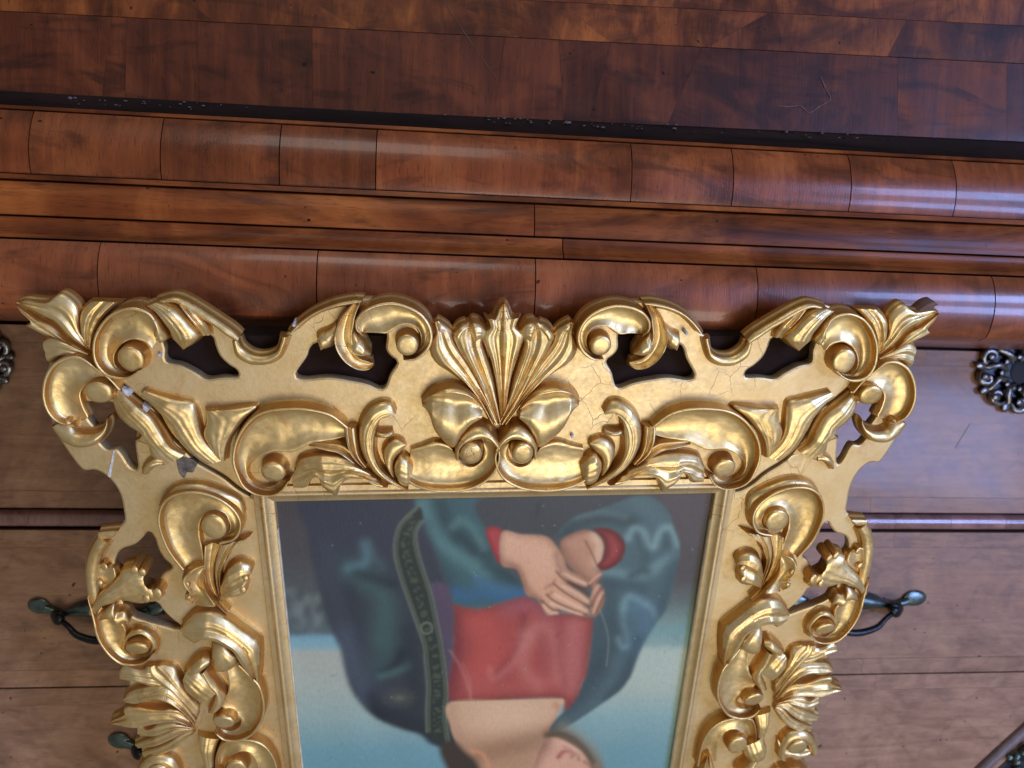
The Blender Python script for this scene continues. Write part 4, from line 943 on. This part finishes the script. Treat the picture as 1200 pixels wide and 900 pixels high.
def lens(px, py, rx, ry, out, th, rot=0., n=20):
    V, Fc = [], []
    lv = [(1.0,0.),(1.0,.35),(.9,.75),(.65,.96),(.3,1.04)]
    for s, z in lv:
        for k in range(n):
            a = 2*math.pi*k/n; x, y = rx*s*math.cos(a), ry*s*math.sin(a)
            V.append(toC(cpt(px+x*math.cos(rot)-y*math.sin(rot), py+x*math.sin(rot)+y*math.cos(rot), out+th*z)))
    V.append(toC(cpt(px,py,out+th*1.06)))
    for i in range(len(lv)-1):
        for k in range(n): Fc.append((i*n+k,i*n+(k+1)%n,(i+1)*n+(k+1)%n,(i+1)*n+k))
    for k in range(n): Fc.append(((len(lv)-1)*n+k,(len(lv)-1)*n+(k+1)%n,len(V)-1))
    Fc.append(tuple(range(n)))
    return V, Fc
def handle(ox, oy, s=1, m=1):
    """long pull: leaf-ended backplate, two posts and a bent bail; traced around its outer end"""
    q = lambda x, y: (ox+m*x*s, oy+y*s)
    root = bpy.data.objects.new('drawer_handle', None); COL.objects.link(root); root.parent = chest
    bpz = [lens(*q(0,0),14*s,9*s,-.001,.006,m*.15), lens(*q(135,4),15*s,8*s,-.001,.006,-m*.2)]
    bpz.append(pxtube([q(8,3),q(28,8),q(52,4),q(70,2),(q(90,4)),(q(112,8)),(q(128,5))],[.003,.004,.0045,.005,.0045,.004,.003],[.006*s,.004*s,.009*s,.011*s,.009*s,.004*s,.006*s]))
    bpz.append(lens(*q(66,3),28*s,11*s,-.001,.007,0))
    obj('backplate', joinme('backplate', bpz), BRONZE, root)
    for x in (22,114): obj('post', joinme('post', [lens(*q(x,12),9*s,9*s,-.001,.022,0), lens(*q(x,16),7*s,7*s,.012,.014,0)]), BRONZED, root)
    obj('bail', joinme('bail', [pxtube([q(24,16),q(34,24),q(44,34),q(62,40),q(78,40),q(94,34),q(106,24),q(114,16)],[.018,.024,.026,.026,.026,.026,.024,.018],[.0035*s,.0032*s,.004*s,.0048*s,.0048*s,.004*s,.0032*s,.0035*s])]), BRONZED, root)
    return root
hl = handle(46,710); hl['label'] = 'greenish bronze pull half hidden by the carved frame edge'
hr = handle(1072,701,1,-1)
h3 = handle(140,868)
def mount(cx, cy, rx, ry, seed):
    """pierced cast keyhole mount of scrolls, beads and leaves"""
    rs = random.Random(seed)
    root = bpy.data.objects.new('keyhole_mount', None); COL.objects.link(root); root.parent = chest
    obj('backplate', joinme('backplate', [lens(cx,cy,rx*.98,ry*.98,-.001,.0025,0,36)]), BRONZED, root)
    sc = []
    n = 9
    for k in range(n):
        a = 2*math.pi*k/n+.2; R = .80
        x, y = cx+rx*R*math.cos(a), cy+ry*R*math.sin(a)
        sg = 1 if k % 2 else -1; r0 = .21*rx; pts, outs = [], []
        for t in np.linspace(0,1,12):
            b = a+sg*(t*5.4-1.6); rr = r0*(1-.72*t)
            pts.append((x+rr*math.cos(b), y+rr*math.sin(b))); outs.append(.004+.006*t)
        sc.append(pxtube(pts,outs,[.0030,.0052,.0042,.0030],4))
        sc.append(lens(x+rs.uniform(-2,2),y+rs.uniform(-2,2),5.2,5.2,.004,.010))
        a2 = a+math.pi/n; sc.append(lens(cx+rx*.95*math.cos(a2),cy+ry*.95*math.sin(a2),7,5,.001,.008,a2))
        sc.append(pxtube([(cx+rx*.30*math.cos(a2),cy+ry*.30*math.sin(a2)),(cx+rx*.52*math.cos(a2+.2),cy+ry*.52*math.sin(a2+.2)),(cx+rx*.78*math.cos(a2),cy+ry*.78*math.sin(a2)),(cx+rx*.98*math.cos(a2),cy+ry*.98*math.sin(a2))],[.004,.009,.007,.003],[.002,.0045,.004,.0015],5))
    for k in range(16):
        a = 2*math.pi*k/16; sc.append(lens(cx+rx*.42*math.cos(a),cy+ry*.42*math.sin(a),4.2,4.2,.003,.006))
    obj('scrollwork', joinme('scrollwork', sc), SILVERY, root)
    obj('keyhole', joinme('keyhole', [lens(cx,cy,rx*.24,ry*.34,.0015,.0018,0)]), BLACK, root)
    return root
mount(1196,437,50,45,3); mount(-36,424,50,42,5)
# slanting bead, dark recess and leaf mount on the lowest drawer shown
sb = bpy.data.objects.new('slanted_inlay', None); COL.objects.link(sb); sb.parent = chest
obj('bead', joinme('bead', [pxtube([(1128,922),(1170,882),(1215,842),(1262,800)],[.001]*4,[.0075]*4,6)]), DULL, sb)
def cquad(name, pts, out, mat, par):
    f = [toC(cpt(x,y,out)) for x, y in pts]; b = [p+Vector((0,.006,0)) for p in f]; n = len(f)
    return obj(name, mesh(name, f+b, [tuple(range(n)),tuple(range(2*n-1,n-1,-1))]+[(i,(i+1)%n,n+(i+1)%n,n+i) for i in range(n)], False), mat, par)
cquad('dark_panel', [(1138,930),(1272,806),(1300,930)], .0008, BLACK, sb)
lf = []
for (x,y,a,l) in ((1186,896,-.5,16),(1196,886,-1.0,12),(1178,906,.1,24),(1196,876,.6,24),(1186,889,-2.6,9),(1188,898,.5,26),(1192,880,1.6,16),(1200,868,.9,20)):
    lf.append(pxtube([(x,y),(x+l*.4*math.cos(a),y+l*.4*math.sin(a)),(x+l*math.cos(a+.3),y+l*math.sin(a+.3))],[.004,.009,.005],[.001,.0052,.001],6))
obj('leaf_mount', joinme('leaf_mount', lf), BRONZE, sb)
# repair let into the first drawer
pt = sheet('veneer_patch', [(1137,496.5),(1181,496),(1164,525.5),(1119,525.5)], D_DR-.0004, .003, W_BURL)
# ------------------------------------------------------------------ dust and wear in the groove
fl = []
rs = random.Random(11)
for k in range(80):
    x = rs.choice([rs.uniform(60,260),rs.uniform(560,700),rs.uniform(690,830),rs.uniform(820,1000),rs.uniform(0,1200)]); y = L_bot(x)+rs.uniform(-1.5,7)
    d = D_PAN-.001-max(0,(y-L_bot(x)))*.0006-.001; s = rs.uniform(.3,1.1)*(2.2 if rs.random() < .1 else 1)
    c = toC(chest_pt(x,y,d-.0006)); u1, u2 = s*MM*rs.uniform(.6,2.4), s*MM*.8
    p = [c+Vector((a*u1,rs.uniform(-.0003,.0003),b*u2)) for a, b in ((-1,-.6),(.3,-1),(1,.2),(.1,1),(-.9,.5))]
    ap = c+Vector((0,-.0009*s,0)); bk = c+Vector((0,.004,0))
    V = p+[ap,bk]; fl.append((V,[(i,(i+1)%5,5) for i in range(5)]+[((i+1)%5,i,6) for i in range(5)]))
o = cobj('dust_crumbs', joinme('dust_crumbs', fl, False), DUST); o['kind'] = 'stuff'
def scratch(pts, wpx):
    P = catmull(pts, per=6); V, Fc = [], []
    for i, (x,y) in enumerate(P):
        t = P[min(i+1,len(P)-1)]-P[max(i-1,0)]; t = t/np.linalg.norm(t); nrm = np.array((-t[1],t[0]))*wpx*.5*(.4+rs.random())
        for q in (P[i]-nrm, P[i]+nrm): V.append(toC(chest_pt(q[0],q[1],D_PAN-.0007)))
    for i in range(len(P)-1): Fc.append((2*i,2*i+1,2*i+3,2*i+2))
    cobj('scratch', mesh('scratch', V, Fc, False), SCRATCH)
scratch([(912,124),(926,125),(938,124),(948,132),(960,125),(973,116),(968,104),(962,90)], 1.4)
scratch([(520,0),(552,50),(582,92)], .8)
tag(chest, 'dark walnut chest of drawers with rounded mouldings and bronze pulls behind the gilt frame', 'chest')
